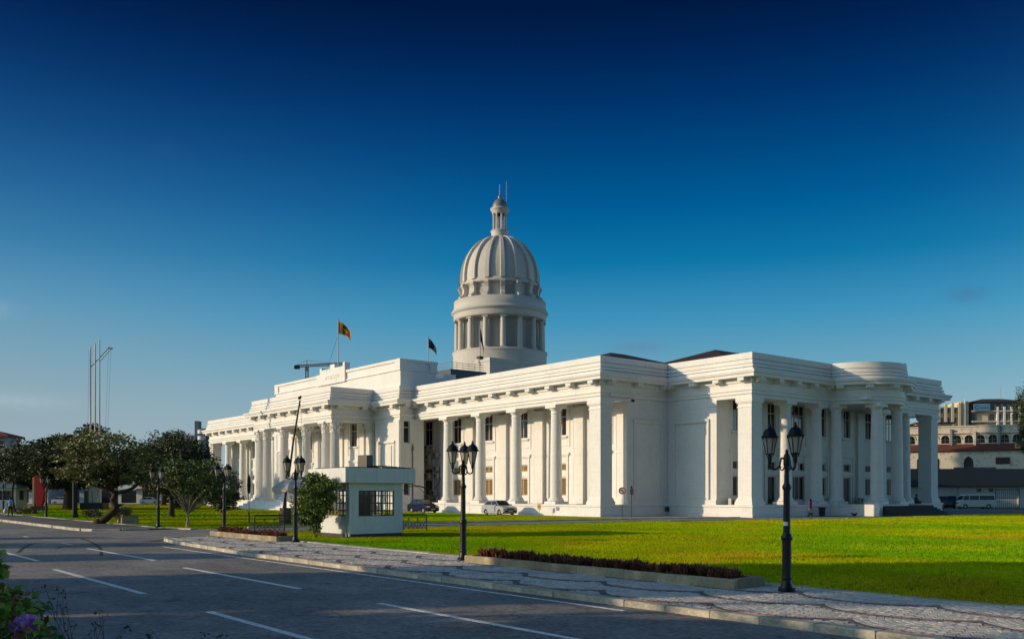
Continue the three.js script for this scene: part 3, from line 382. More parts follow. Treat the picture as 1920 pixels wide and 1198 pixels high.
// ---- dome
{
  const cx = AX, cz = -26.1, D = (name, b, m = M.dome) => { const o = b.mesh(name, m, hall, true); o.position.set(cx, 0, cz); return o; };
  const lt = (p, n = 64) => new B().add(lathe(p, n));
  D('podium', new B().box(3.7, 7.0, 13.5, 21, -7.2, 7.2).box(-7.0, -3.7, 13.5, 20.2, -7.2, 7.2).box(3.6, 7.08, 20.6, 21.1, -7.28, 7.28));
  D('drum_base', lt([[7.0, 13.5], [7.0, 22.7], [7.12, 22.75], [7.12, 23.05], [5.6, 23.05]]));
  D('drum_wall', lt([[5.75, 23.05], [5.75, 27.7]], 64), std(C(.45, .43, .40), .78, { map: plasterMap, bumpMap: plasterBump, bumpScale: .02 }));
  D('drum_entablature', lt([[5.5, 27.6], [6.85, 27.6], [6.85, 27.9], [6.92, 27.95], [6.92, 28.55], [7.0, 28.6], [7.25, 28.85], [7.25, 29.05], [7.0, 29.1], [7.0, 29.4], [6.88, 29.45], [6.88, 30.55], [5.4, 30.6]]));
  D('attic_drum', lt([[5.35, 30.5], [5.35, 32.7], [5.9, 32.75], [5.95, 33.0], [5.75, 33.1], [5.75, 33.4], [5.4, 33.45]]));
  const dp = [[5.6, 33.3], [5.62, 34.1], [5.5, 35.3], [5.2, 36.4], [4.75, 37.4], [4.1, 38.35], [3.3, 39.15], [2.4, 39.75], [1.5, 40.05], [1.2, 40.1]];
  const cv = new THREE.SplineCurve(dp.map((p) => new THREE.Vector2(...p))), P = cv.getPoints(28);
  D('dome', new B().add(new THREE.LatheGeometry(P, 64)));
  // a rib follows the meridian
  const rib = (() => { const pos = []; for (let i = 0; i < P.length - 1; i++) { const q = [P[i], P[i + 1]].map((p, k) => { const t = cv.getTangentAt(Math.min(1, (i + k) / 28)), n = [t.y, -t.x], w = Math.max(.1, .3 * (p.x / 5.6) ** .8), h = .36; return [[p.x - .05, p.y, -w - .06], [p.x + n[0] * h, p.y + n[1] * h, -w], [p.x + n[0] * h, p.y + n[1] * h, w], [p.x - .05, p.y, w + .06]]; }); for (let k = 0; k < 3; k++) { const a = q[0][k], b = q[0][k + 1], c = q[1][k + 1], d = q[1][k]; pos.push(...a, ...c, ...b, ...a, ...d, ...c); } } const g = new THREE.BufferGeometry(); g.setAttribute('position', new THREE.Float32BufferAttribute(pos, 3)); g.computeVertexNormals(); return boxUV(prep(g)); })();
  const scroll = (() => { const s = [[5.3, 30.55], [6.6, 30.55], [6.62, 30.9], [6.3, 31.05], [6.02, 31.4], [5.98, 31.9], [6.12, 32.3], [6.25, 32.5], [6.2, 32.85], [5.9, 32.95], [5.3, 32.95]]; return new B().ext(s, .56, new THREE.Matrix4().makeTranslation(0, 0, -.28), .03).add(new THREE.CylinderGeometry(.2, .2, .68, 12).rotateX(PI / 2).translate(6.12, 32.62, 0)).geo(); })();
  const dcol = new B().add(lathe([...ent(.4, .34, .2, 4.3, 5)], 18)).add(lathe([[.34, 4.28], [.4, 4.3], [.4, 4.38], [.36, 4.4], [.44, 4.5]], 18)).box(-.46, .46, 4.44, 4.56, -.46, .46).box(-.48, .48, 0, .14, -.48, .48).add(lathe([[.47, .14], [.48, .2], [.4, .26]], 18)).geo();
  const dpil = new B().box(-.12, .12, 0, 4.55, -.5, .5).geo();
  for (let i = 0; i < 16; i++) {
    const a = -(11.25 + 22.5 * i) * PI / 180 + PI / 2;
    for (const [n, g] of [['rib', rib], ['scroll_buttress', scroll]]) { const o = mesh(n, g, M.dome, hall); o.position.set(cx, 0, cz); o.rotation.y = -a; }
    const c = mesh('drum_column', dcol, M.dome, hall); c.position.set(cx + Math.cos(a) * 6.42, 23.05, cz + Math.sin(a) * 6.42); c.rotation.y = -a;
    const p = mesh('drum_pilaster', dpil, M.dome, hall); p.position.set(cx + Math.cos(a) * 5.78, 23.05, cz + Math.sin(a) * 5.78); p.rotation.y = -a;
    const h = a + PI / 16, f = part(hall, i % 2 ? 'vent_panel' : 'panel'); f.position.set(cx + Math.cos(h) * 5.36, 30.9, cz + Math.sin(h) * 5.36); f.rotation.y = -h;
    mesh('frame', panelG ??= new B().box(-.02, .08, 0, 1.6, -.75, -.62).box(-.02, .08, 0, 1.6, .62, .75).box(-.02, .08, 1.5, 1.62, -.62, .62).box(-.02, .08, 0, .12, -.62, .62).geo(), M.dome, f);
    if (i % 2) mesh('louvre', louvG ??= (() => { const b = new B(); for (let k = 0; k < 7; k++) b.add(new THREE.BoxGeometry(.03, .17, 1.1).rotateZ(.6).translate(.05, .25 + k * .18, 0)); return b.geo(); })(), M.dome, f);
  }
  D('lantern_base', lt([[1.5, 39.95], [1.5, 40.15], [1.3, 40.3], [1.25, 41.2], [1.38, 41.25], [1.38, 41.42], [.5, 41.45]], 32));
  const lc = new B().cyl(0, 0, 2.55, 0, .15, .13, 12).box(-.19, .19, 2.4, 2.56, -.19, .19).box(-.2, .2, 0, .12, -.2, .2).geo();
  for (let i = 0; i < 8; i++) { const a = (i + .5) * PI / 4; const o = mesh('lantern_column', lc, M.dome, hall); o.position.set(cx + Math.cos(a) * .95, 41.44, cz + Math.sin(a) * .95); o.rotation.y = -a; }
  D('lantern_cornice', lt([[.7, 43.9], [1.12, 43.9], [1.12, 44.15], [1.2, 44.2], [1.2, 44.4], [1.42, 44.55], [1.42, 44.75], [1.15, 44.85], [1.1, 44.95]], 32));
  D('cupola', lt([[1.15, 44.85], [1.12, 45.2], [.95, 45.7], [.65, 46.05], [.3, 46.2], [.25, 46.35], [.32, 46.5], [.25, 46.7], [.12, 46.8], [.12, 47], [.07, 47.05], [.06, 48.4], [0, 48.42]], 24), std(C(.22, .215, .21), .45, { metalness: .3 }));
  const lr = new B().bar([1.1, 44.8, -.4], [1.1, 48.7, -.4], .022); D('lightning_rod', lr, M.steel);
  const an = new B(); for (let k = 0; k < 16; k++) an.box(-.14, .14, k * .27, k * .27 + .04, -.14, .14).bar([-.13, k * .27, .13], [.13, k * .27 + .27, .13], .02).bar([.13, k * .27, -.13], [-.13, k * .27 + .27, -.13], .02); for (const [a, c] of [[-1, -1], [1, -1], [1, 1], [-1, 1]]) an.bar([a * .13, 0, c * .13], [a * .13, 4.5, c * .13], .03); const ao = an.mesh('lattice_antenna', std(C(.1, .02, .02), .6), hall); ao.position.set(cx - 5.35, 30.5, cz + 3.5);
}
// =====================================================================  AIR CONDITIONERS
const acM = std(C(.5, .47, .40), .6), acD = std(C(.02, .02, .02), .6), acFan = std(C(.12, .11, .1), .5);
const acG = { case: new B().cham(-.42, .42, 0, .62, -.16, .16, .02).geo(), ring: new B().add(new THREE.TorusGeometry(.23, .025, 6, 20).translate(-.08, .31, .165)).geo(), mouth: new B().add(new THREE.CylinderGeometry(.23, .23, .01, 20).rotateX(PI / 2).translate(-.08, .31, .158)).geo(), grille: (() => { const b = new B(); for (let i = 0; i < 3; i++) b.add(new THREE.TorusGeometry(.07 + i * .055, .008, 4, 16).translate(-.08, .31, .168)); b.add(new THREE.CylinderGeometry(.05, .05, .02, 10).rotateX(PI / 2).translate(-.08, .31, .168)); return b.geo(); })(), feet: new B().box(-.34, -.26, -.06, 0, -.2, .2).box(.26, .34, -.06, 0, -.2, .2).geo() };
function ac(pos, turn, label, group) { const t = thing('air_conditioner', label, 'air conditioner', pos, turn, group); mesh('casing', acG.case, acM, t); mesh('fan_mouth', acG.mouth, acD, t); mesh('fan_ring', acG.ring, acM, t); mesh('fan_grille', acG.grille, acFan, t); mesh('bracket', acG.feet, M.steel, t); }
const acW = [['topmost outdoor cooling unit left of its neighbour under the high window', -34.1, 7.45], ['topmost outdoor cooling unit on the right beside the high window', -32.9, 7.42], ['cooling unit second from the top, right of the stacked pair', -32.2, 6.5], ['upper one of the stacked pair of cooling units on the wall', -33.9, 6.3], ['lower one of the stacked pair of cooling units on the wall', -33.9, 5.65], ['cooling unit right of the small window above another', -32.1, 4.85], ['cooling unit on the right, just above the loose cable', -32.0, 4.0], ['cooling unit on the left between small window and shutter', -33.95, 4.05], ['cooling unit low on the wall beside the tall shutter', -32.6, 1.95], ['floor level cooling unit on the right behind the blue car', -32.1, 1.16], ['floor level cooling unit on the left behind the blue car', -33.6, 1.16]];
for (const [l, x, y] of acW) ac([x, y, -3.55], rrA(), l, 'cooling units on the wall of the recessed bay');
function rrA() { return 0; }
solo(new B().tube([[-31.6, 4.2, -3.7], [-31.2, 4.0, -3.6], [-31.7, 3.4, -3.7], [-32.3, 3, -3.7], [-32.5, 2.6, -3.6]], .035, 24).tube([[-32.4, 7.2, -3.75], [-31.4, 6.6, -3.75], [-31.3, 5.6, -3.75], [-31.8, 5.2, -3.7]], .03, 24).mesh('loose_cable', M.dark), 'dark cables dangling between cooling units on wall', 'cable');
for (const [l, z, y, s] of [['cream cooling unit on the lit porch floor behind the corner pier', -11.1, 1.12, 0], ['cooling unit beside another, nearest the corner pier on the porch', -10.2, 1.12, .9], ['cooling unit on the porch beside the dark red door', -14.1, 1.12, 0], ['left cooling unit below the triple window of the porch', -18.4, 1.12, 0], ['right cooling unit below the triple window of the porch', -19.6, 1.12, 0], ['left one of two cooling units behind the twin columns', -25.9, 1.12, 0], ['right one of two cooling units behind the twin columns', -27.1, 1.12, 0], ['cooling unit standing right of the second porch door', -32.3, 1.12, 0]]) ac([6.6 + s * .3, y, z], PI / 2, l, 'cooling units on the end porch');
// =====================================================================  STREET LAMPS
const paneM = new THREE.MeshPhysicalMaterial({ color: C(.62, .60, .50), roughness: .35, transmission: .55, thickness: 0, side: THREE.DoubleSide });
const lampP = (() => {
  const t = new THREE.Group(); t.name = 'street_lamp';
  new B().add(lathe([[0, 0], [.19, 0], [.19, .035], [.15, .05], [.14, .1], [.105, .2], [.1, .26], [.115, .27], [.115, .3], [.098, .32], [.098, 1.1], [.12, 1.13], [.125, 1.18], [.1, 1.23], [.078, 1.27], [.075, 1.8], [.072, 2.2], [.095, 2.24], [.1, 2.28], [.06, 2.36], [.055, 2.5], [.06, 2.52], [.052, 2.55], [.05, 2.72], [.07, 2.74], [.075, 2.84], [.06, 2.9], [.07, 2.95], [.03, 3.02], [.035, 3.06], [0, 3.12]], 20)).mesh('post', M.iron, t);
  const b = new B(); for (let i = 0; i < 4; i++) { const a = i * PI / 2 + .4; b.cyl(Math.cos(a) * .165, .03, .07, Math.sin(a) * .165, .018, .018, 6); } b.mesh('anchor_bolt', M.iron, t);
  for (const deg of [-137.5, -17.5, 102.5]) {
    const a = deg * PI / 180, R = .36, g = new THREE.Group(); g.name = 'lantern'; g.position.set(Math.cos(a) * R, 0, Math.sin(a) * R); g.rotation.y = -a; t.add(g);
    const arm = new B().tube([[-R + .04, 2.86, 0], [-.26, 2.92, 0], [-.23, 2.84, 0], [-.2, 2.72, 0], [-.1, 2.66, 0], [0, 2.72, 0], [0, 2.84, 0]], .022, 28).tube([[-R + .05, 2.72, 0], [-.27, 2.64, 0], [-.22, 2.68, 0], [-.24, 2.73, 0]], .016, 16).add(lathe([[0, 2.78], [.02, 2.78], [.045, 2.86], [.05, 2.92], [.03, 2.98], [.05, 3.0], [0, 3.0]], 12));
    arm.mesh('arm', M.iron, g);
    const f = new B(), gl = new B(); const r0 = .085, r1 = .155, y0 = 3.0, y1 = 3.36;
    for (let i = 0; i < 6; i++) { const p = i * PI / 3, q = p + PI / 3; f.bar([Math.cos(p) * r0, y0, Math.sin(p) * r0], [Math.cos(p) * r1, y1, Math.sin(p) * r1], .009, 5).bar([Math.cos(p) * r0, y0, Math.sin(p) * r0], [Math.cos(q) * r0, y0, Math.sin(q) * r0], .01, 5).bar([Math.cos(p) * .03, 2.9, Math.sin(p) * .03], [Math.cos(p) * r0, y0, Math.sin(p) * r0], .009, 5); }
    f.mesh('frame', M.iron, g); gl.add(new THREE.CylinderGeometry(r1 - .008, r0 - .006, y1 - y0, 6, 1, true).rotateY(PI / 6).translate(0, (y0 + y1) / 2, 0)).mesh('pane', paneM, g);
    new B().add(lathe([[.14, 3.35], [.21, 3.36], [.21, 3.375], [.17, 3.41], [.15, 3.48], [.1, 3.545], [.05, 3.56], [.05, 3.59], [.03, 3.61], [.035, 3.645], [.015, 3.67], [0, 3.7]], 6)).mesh('lamp_hood', M.iron, g);
  }
  return t;
})();
[[48.955, 41.85, 'black lantern lamp post nearest the camera, beside the right planter end'], [37.24, 41.9, 'black lantern lamp post at the left end of the long red planter'], [24.2, 41.35, 'black lantern lamp post in front of the kiosk shrub'], [11.95, 39.7, 'black lantern lamp post in front of the hall by the short planter'], [3.3, 40.45, 'black lantern lamp post left of the forked sapling'], [-29.8, 39.8, 'distant lamp post beside the red arch'], [-48, 40.1, 'farthest lamp post at the left edge of the picture']].forEach(([x, z, l], i) => { const o = lampP.clone(); o.name = numbered('street_lamp'); o.position.set(x, x > 16 ? .14 : .13, z); o.rotation.y = i ? 0 : -.75; if (!i) o.scale.setScalar(.965); o.userData = { label: l, category: 'street lamp', group: 'black lantern lamps along the pavement' }; scene.add(o); if (!i) new B().add(new THREE.CylinderGeometry(.0795, .0795, .085, 14, 1, true, .1, 1.6).translate(0, 1.47, 0)).mesh('sticker', M.white, o); });
{ const t = thing('dark_post', 'plain black square post on the lawn edge left of the crooked tree', 'post', [-24.7, .1, 38.6]); new B().cham(-.17, .17, 0, 3.2, -.17, .17, .02).mesh('shaft', M.iron, t); new B().cham(-.22, .22, 0, .3, -.22, .22, .02).mesh('foot', M.iron, t); }
// =====================================================================  PLANTERS
const stoneM = [[.6, .5, .33], [.52, .44, .3], [.64, .55, .4]].map((c) => std(C(...c), .9, { map: concMap }));
function planter(x0, x1, z0, z1, h, label, plab, seedN, dens) {
  reseed(seedN);
  const t = thing('planter', label, 'planter', [x0, .11, z0], 0, 'low stone planters on the pavement'), W = x1 - x0, Dp = z1 - z0, n = Math.max(1, Math.round(W / 1.55));
  for (let i = 0; i < n; i++) for (const z of [0, Dp - .16]) new B().cham(i * W / n + .006, (i + 1) * W / n - .006, 0, h - rr(0, .012), z, z + .16, .015).mesh('wall_slab', stoneM[Math.floor(rnd() * 3)], t);
  for (const x of [0, W - .16]) new B().cham(x + (x ? .003 : -.003), x + .16, 0, h + .004, .165, Dp - .165, .015).mesh('wall_slab', stoneM[Math.floor(rnd() * 3)], t);
  new B().box(.15, W - .15, 0, h - .08, .15, Dp - .15).mesh('soil', std(C(.05, .035, .025), .95), t);
  // clumps of upright maroon leaves
  const pos = [], col = []; const N = Math.round(W * dens);
  for (let k = 0; k < N; k++) { const cx = rr(.3, W - .3), cz = rr(.22, Dp - .22), H = rr(.2, .3) * (.8 + .4 * vn(cx * 1.4, 3, 64, 5)); for (let i = 0; i < 26; i++) { const a = rr(0, 6.28), lean = rr(.1, .75), y0 = h - .1 + rr(0, .1), L = H * rr(.55, 1), dx = Math.cos(a) * Math.sin(lean), dz = Math.sin(a) * Math.sin(lean), dy = Math.cos(lean), w = .017, x = cx + rr(-.05, .05), z = cz + rr(-.05, .05), px = -Math.sin(a) * w, pz = Math.cos(a) * w; const m = [x + dx * L * .6, y0 + dy * L * .7, z + dz * L * .6], e = [x + dx * L, y0 + dy * L, z + dz * L]; pos.push(x, y0, z, m[0] + px, m[1], m[2] + pz, ...e, x, y0, z, ...e, m[0] - px, m[1], m[2] - pz); const c = rnd() < .68 ? [rr(.12, .26), rr(.025, .05), rr(.015, .025)] : rnd() < .6 ? [.07, .1, .02] : [.05, .02, .015]; for (let j = 0; j < 6; j++) col.push(...c); } }
  const g = new THREE.BufferGeometry(); g.setAttribute('position', new THREE.Float32BufferAttribute(pos, 3)); g.setAttribute('color', new THREE.Float32BufferAttribute(col, 3)); g.computeVertexNormals();
  const o = mesh('planter_foliage', g, new THREE.MeshStandardMaterial({ vertexColors: true, roughness: .6, side: THREE.DoubleSide })); o.position.copy(t.position); o.userData.kind = 'stuff'; solo(o, plab, 'plants');
}
planter(38.0, 48.0, 41.3, 42.4, .23, 'long low stone planter between the two nearest lamp posts', 'dense maroon leaved plants filling the long planter', 31, 34);
planter(15.6, 23.4, 40.95, 41.85, .24, 'short low stone planter left of the kiosk', 'dense maroon leaved plants filling the short planter', 33, 34);
// =====================================================================  KIOSK
{
  const t = thing('guard_kiosk', 'square white guard kiosk with wide flat roof fascia on the lawn', 'kiosk', [0, 0, 0]); const km = std(C(.77, .77, .76), .75, { map: plasterMap });
  const x0 = 17.85, x1 = 20.85, z0 = 33.95, z1 = 36.95, H = [1.08, 2.34];
  const wz = (zf) => wallZ(x0, x1, .22, 2.72, zf, .16, [[x0 + .35, x1 - .35, ...H]]), wx = (xf) => wallX(z0 + .165, z1 - .165, .22, 2.72, xf, .16, [[z0 + .5, z1 - .5, ...H]]);
  for (const g of [wz(z1), wz(z0 + .16), wx(x1), wx(x0 + .16)]) new B().add(g).mesh('wall', km, t);
  new B().box(x0 + .03, x1 - .03, .04, .225, z0 + .03, z1 - .03).mesh('base', std(C(.05, .05, .05), .8), t);
  new B().box(17.4, 21.3, 2.71, 2.83, 33.5, 37.4).mesh('soffit', km, t);
  new B().cham(17.38, 21.32, 2.705, 3.43, 37.28, 37.42, .012).mesh('fascia', km, t); new B().cham(17.38, 21.32, 2.705, 3.43, 33.48, 33.62, .012).mesh('fascia', km, t); new B().cham(17.38, 17.52, 2.706, 3.428, 33.63, 37.27, .012).mesh('fascia', km, t); new B().cham(21.18, 21.32, 2.706, 3.428, 33.63, 37.27, .012).mesh('fascia', km, t);
  { const b = new B(); for (let i = 0; i < 18; i++) b.add(new THREE.CylinderGeometry(.1, .1, 3.6, 8, 1, false, 0, PI).rotateZ(PI / 2).rotateX(-PI / 2).translate(19.35, 3.38 + (i < 9 ? i * .012 : 0), 33.7 + i * .2)); b.mesh('roof_sheet', std(C(.12, .1, .09), .8), t); }
  const grille = (w, h, cols, rows) => { const b = new B(); for (let i = 0; i <= cols; i++) b.box(-w / 2 + w * i / cols - .025, -w / 2 + w * i / cols + .025, 0, h, -.02, .02); for (const r of rows) b.box(-w / 2, w / 2, r * h - .022, r * h + .022, -.015, .015); return b.geo(); };
  const gx = grille(2, 1.26, 6, [.02, .2, .5, .8, .98]), gz = grille(2.3, 1.26, 6, [.02, .2, .5, .8, .98]); const bm = std(C(.07, .045, .03), .6);
  const glz = new THREE.MeshPhysicalMaterial({ color: C(.95, .97, .97), roughness: .05, transmission: 1, thickness: 0, side: THREE.DoubleSide });
  for (const [g, x, z, a, m] of [[gx, x1 - .08, 35.45, PI / 2, bm], [gx, x0 + .08, 35.45, PI / 2, bm], [gz, 19.35, z1 - .08, 0, std(C(.2, .11, .05), .6)], [gz, 19.35, z0 + .08, 0, bm]]) { const w = part(t, 'window'); w.position.set(x, 1.08, z); w.rotation.y = a; mesh('frame', g, m, w); const W = g === gx ? 2 : 2.3; mesh('pane', boxUV(prep(new THREE.PlaneGeometry(W, 1.26).translate(0, .63, 0))), glz, w); }
  new B().box(19.5, 19.62, .23, 2.3, 35.1, 35.9).mesh('inner_door', bm, t);
  new B().cyl(20.98, .1, 2.7, 37.02, .045, .045, 10).mesh('downpipe', M.white, t); new B().cyl(20.84, .1, 2.7, 37.12, .035, .035, 10).mesh('downpipe', M.lightgrey, t);
  const bx = thing('roof_box', 'black tilted panel box on the kiosk roof', 'box', [20.0, 3.44, 35.6], .3); new B().cham(-.3, .3, .02, .66, -.22, .22, .02).mesh('cabinet', std(C(.018, .013, .011), .5), bx); new B().box(-.36, .36, -.02, .02, -.3, .3).mesh('tray', M.steel, bx);
}
// =====================================================================  GATE FURNITURE
const barrierG = (() => { const b = new B(); b.tube([[0, 0, 0], [0, .35, 0], [0, .8, 0], [.02, .9, 0], [.12, .95, 0], [.4, .95, 0], [1.2, .95, 0], [1.48, .95, 0], [1.58, .9, 0], [1.6, .8, 0], [1.6, .35, 0], [1.6, 0, 0]], .03, 60, 8); const i = new B(); i.bar([0, .78, 0], [1.6, .78, 0], .016).bar([0, .16, 0], [1.6, .16, 0], .016); for (let k = 0; k < 3; k++) { const x = k * .533; i.bar([x, .78, 0], [x + .267, .16, 0], .013).bar([x + .267, .16, 0], [x + .533, .78, 0], .013).bar([x + .533, .16, 0], [x + .267, .47, 0], .011).bar([x, .16, 0], [x + .267, .47, 0], .011); if (k) i.bar([x, .16, 0], [x, .78, 0], .012); } return [b.geo(), i.geo()]; })();
for (const [x, z, l] of [[16.6, 31.5, 'black crowd barrier with crossed bars right of the kiosk'], [16.0, 33.6, 'black crowd barrier half hidden behind the kiosk'], [13.4, 38.6, 'black crowd barrier behind the kiosk shrub']]) { const t = thing('crowd_barrier', l, 'barrier', [x, .06, z], PI / 2 - .18, 'black crowd barriers round the kiosk'); mesh('hoop', barrierG[0], M.iron, t); mesh('lattice', barrierG[1], M.iron, t); }
{ const t = thing('awning_frame', 'rusty post carrying a torn bent awning frame right of the kiosk', 'awning', [17.1, .06, 31.7], .9);
  new B().cyl(0, 0, .72, 0, .11, .1, 8).mesh('foot', M.iron, t); new B().cyl(0, .7, 2.5, 0, .055, .05, 8).mesh('post', std(C(.06, .025, .018), .7), t);
  new B().bar([-.3, 2.5, 0], [.85, 2.52, 0], .02).bar([0, 2.2, 0], [.25, 2.5, 0], .018).bar([.1, 2.75, 0], [1.5, 2.38, 0], .02).bar([.85, 2.52, 0], [1.25, 2.2, .1], .014).bar([1.25, 2.2, .1], [1.3, 2.42, 0], .014).bar([.3, 2.7, -.5], [1.5, 2.38, -.4], .018).bar([.3, 2.7, -.5], [.1, 2.75, 0], .018).bar([.9, 2.5, -.4], [.9, 2.54, 0], .014).bar([-.3, 2.5, 0], [.1, 2.76, 0], .016).mesh('frame', M.iron, t);
  new B().add(new THREE.BoxGeometry(.55, .015, .5).rotateZ(-.3).translate(1.18, 2.5, -.2)).mesh('torn_cover', std(C(.12, .035, .02), .8), t); }
{ const t = thing('boom_barrier', 'raised dark barrier pole on a brown wooden counterweight box', 'barrier', [1.25, .06, 31.2]);
  for (let i = 0; i < 5; i++) new B().box(-.35 + i * .14, -.22 + i * .14, .3, 1.15, .27, .3).mesh('plank', i % 2 ? M.wood : std(C(.2, .1, .045), .7), t);
  for (let i = 0; i < 4; i++) new B().box(.32, .35, .3, 1.15, -.27 + i * .14, -.14 + i * .14).mesh('plank', i % 2 ? std(C(.13, .065, .03), .7) : M.wood, t);
  new B().box(-.33, .31, .3, 1.12, -.27, .26).mesh('counterweight', std(C(.06, .03, .015), .8), t); new B().cham(-.3, .3, 0, .32, -.25, .25, .02).mesh('base', M.iron, t); new B().box(-.9, -.5, 0, .75, -.3, .1).mesh('motor_box', M.iron, t);
  const a = [-.35, 1.1, 0], e = [2.2, 8.35, 0]; new B().bar(a, [.85, 4.5, 0], .085, 8, .075).bar([.85, 4.5, 0], [1.15, 5.6, 0], .075, 8, .07).bar([1.15, 5.6, 0], e, .07, 8, .055).mesh('pole', std(C(.03, .025, .022), .6), t);
  new B().bar([.1, 1.1, .1], [.1, 2.6, .1], .05).bar([-.2, 1.1, -.1], [-.2, 3.4, -.1], .05).mesh('stay', M.iron, t); new B().bar(e, [2.9, 4.2, 0], .012).mesh('rope', M.dark, t); }
{ const t = thing('parasol', 'faded grey parasol with scalloped hem beside the raised barrier', 'parasol', [5, .06, 32.2]); const N = 8, pos = [], val = [], R = 1.6;
  for (let i = 0; i < N; i++) for (let j = 0; j < 6; j++) { const p = (r, a) => { const k = i + a, t2 = k / N * 2 * PI, sag = Math.sin(a * PI) * .07 * r; const rr2 = R * r * (1 - .04 * Math.sin(a * PI)); return [Math.cos(t2) * rr2, 3.3 - .75 * r ** 1.6 - sag, Math.sin(t2) * rr2]; }; for (let m = 0; m < 5; m++) { const r0 = m / 5, r1 = (m + 1) / 5, a0 = j / 6, a1 = (j + 1) / 6; const A = p(r0, a0), Bq = p(r1, a0), Cq = p(r1, a1), Dq = p(r0, a1); pos.push(...A, ...Cq, ...Bq, ...A, ...Dq, ...Cq); } const a0 = j / 6, a1 = (j + 1) / 6, A = p(1, a0), Bq = p(1, a1), d = (a) => .26 + .14 * Math.sin(a * PI); val.push(...A, A[0], A[1] - d(a0), A[2], Bq[0], Bq[1] - d(a1), Bq[2], ...A, Bq[0], Bq[1] - d(a1), Bq[2], ...Bq); }
  const mk = (p) => { const g = new THREE.BufferGeometry(); g.setAttribute('position', new THREE.Float32BufferAttribute(p, 3)); g.computeVertexNormals(); return prep(g); }; const fab = std(C(.40, .39, .38), .85), fab2 = std(C(.48, .45, .38), .85);
  mesh('canopy', mk(pos), fab, t); mesh('valance', mk(val), fab2, t); new B().cyl(0, 0, 3.35, 0, .03, .025, 8).mesh('pole', M.iron, t); const rb = new B(); for (let i = 0; i < N; i++) { const a = i / N * 2 * PI; rb.bar([0, 3.25, 0], [Math.cos(a) * 1.55, 2.54, Math.sin(a) * 1.55], .012, 4); } rb.mesh('rib', M.iron, t); new B().cyl(0, 0, .12, 0, .3, .28, 16).mesh('foot', M.conc, t); }
{ const t = thing('furled_flag', 'thin pale pole with a furled dark flag on the lawn', 'flag', [-.3, .05, 33.2]); new B().cyl(0, 0, 3.5, 0, .035, .028, 8).mesh('pole', M.lightgrey, t); new B().cyl(0, 0, .9, 0, .07, .05, 8).mesh('foot', M.iron, t); new B().add(lathe([[.02, 2.1], [.1, 2.25], [.13, 2.7], [.1, 3.2], [.03, 3.48]], 9)).mesh('furled_cloth', std(C(.02, .02, .025), .9), t); }
// =====================================================================  SIGNS
function canvasTex(w, h, draw) { const c = document.createElement('canvas'); c.width = w; c.height = h; draw(c.getContext('2d')); const t = new THREE.CanvasTexture(c); t.colorSpace = THREE.SRGBColorSpace; return t; }
const toCam = Math.atan2(60.6 - 4.5, 58.6 - 1.7);
{ const t = thing('road_sign', 'round red ringed no left turn sign on a thin post', 'sign', [4.46, .06, 1.72], toCam + .1); new B().cyl(0, 0, 2.4, -.03, .025, .025, 8).mesh('post', M.dark, t); const tx = canvasTex(256, 256, (g) => { g.fillStyle = '#f2e6da'; g.fillRect(0, 0, 256, 256); g.strokeStyle = '#b01810'; g.lineWidth = 30; g.beginPath(); g.arc(128, 128, 108, 0, 7); g.stroke(); g.strokeStyle = '#161010'; g.lineWidth = 24; g.beginPath(); g.moveTo(160, 205); g.lineTo(160, 118); g.lineTo(92, 104); g.stroke(); g.fillStyle = '#161010'; g.beginPath(); g.moveTo(50, 96); g.lineTo(104, 70); g.lineTo(98, 138); g.fill(); g.strokeStyle = '#b01810'; g.lineWidth = 18; g.beginPath(); g.moveTo(58, 58); g.lineTo(198, 198); g.stroke(); });
  new B().add(new THREE.CylinderGeometry(.31, .31, .015, 32).rotateX(PI / 2).translate(0, 2.36, -.002)).mesh('plate', M.dark, t); mesh('face', prep(new THREE.CircleGeometry(.3, 32).translate(0, 2.36, .012)), std(0xffffff, .5, { map: tx }), t); }
{ const t = thing('road_sign', 'round dark sign seen from the side next to the no left turn sign', 'sign', [5.0, .06, 1.1], toCam + 1.1); new B().cyl(0, 0, 2.6, -.03, .025, .025, 8).mesh('post', M.dark, t); const tx = canvasTex(256, 256, (g) => { g.fillStyle = '#16234e'; g.fillRect(0, 0, 256, 256); g.strokeStyle = '#a31a1c'; g.lineWidth = 30; g.beginPath(); g.arc(128, 128, 108, 0, 7); g.stroke(); g.beginPath(); g.moveTo(58, 58); g.lineTo(198, 198); g.stroke(); }); new B().add(new THREE.CylinderGeometry(.33, .33, .02, 32).rotateX(PI / 2).translate(0, 2.3, -.002)).mesh('plate', M.dark, t); mesh('face', prep(new THREE.CircleGeometry(.32, 32).translate(0, 2.3, .012)), std(0xffffff, .5, { map: tx }), t); new B().sph(0, 2.68, -.03, .09).mesh('finial', M.dark, t); }
{ const t = thing('notice_board', 'small yellow notice on a stake before the white plinth', 'sign', [-6.86, .06, 1.5], .3); new B().cyl(0, 0, .8, -.02, .02, .02, 6).mesh('stake', M.steel, t); new B().cham(-.2, .2, .6, 1.08, -.012, .012, .004).mesh('board', std(C(.55, .33, .05), .6), t); new B().box(-.12, .12, .78, .92, .013, .016).mesh('print', std(C(.2, .1, .03), .6), t); }
{ const t = thing('plinth_plaque', 'small grey plate fixed to the plinth right of the yellow notice', 'plate', [-5.6, .55, .25]); new B().cham(-.22, .22, 0, .34, -.01, .04, .008).mesh('plate', std(C(.22, .23, .26), .5), t); }
{ const t = thing('stake_marker', 'thin pale stake in the grass right of the blue car', 'post', [-21.2, .06, 2.6]); new B().cyl(0, 0, 1.3, 0, .03, .025, 6).mesh('stake', std(C(.5, .42, .2), .8), t); new B().box(-.05, .05, 1.1, 1.3, -.015, .015).mesh('tag', std(C(.6, .5, .2), .8), t); }
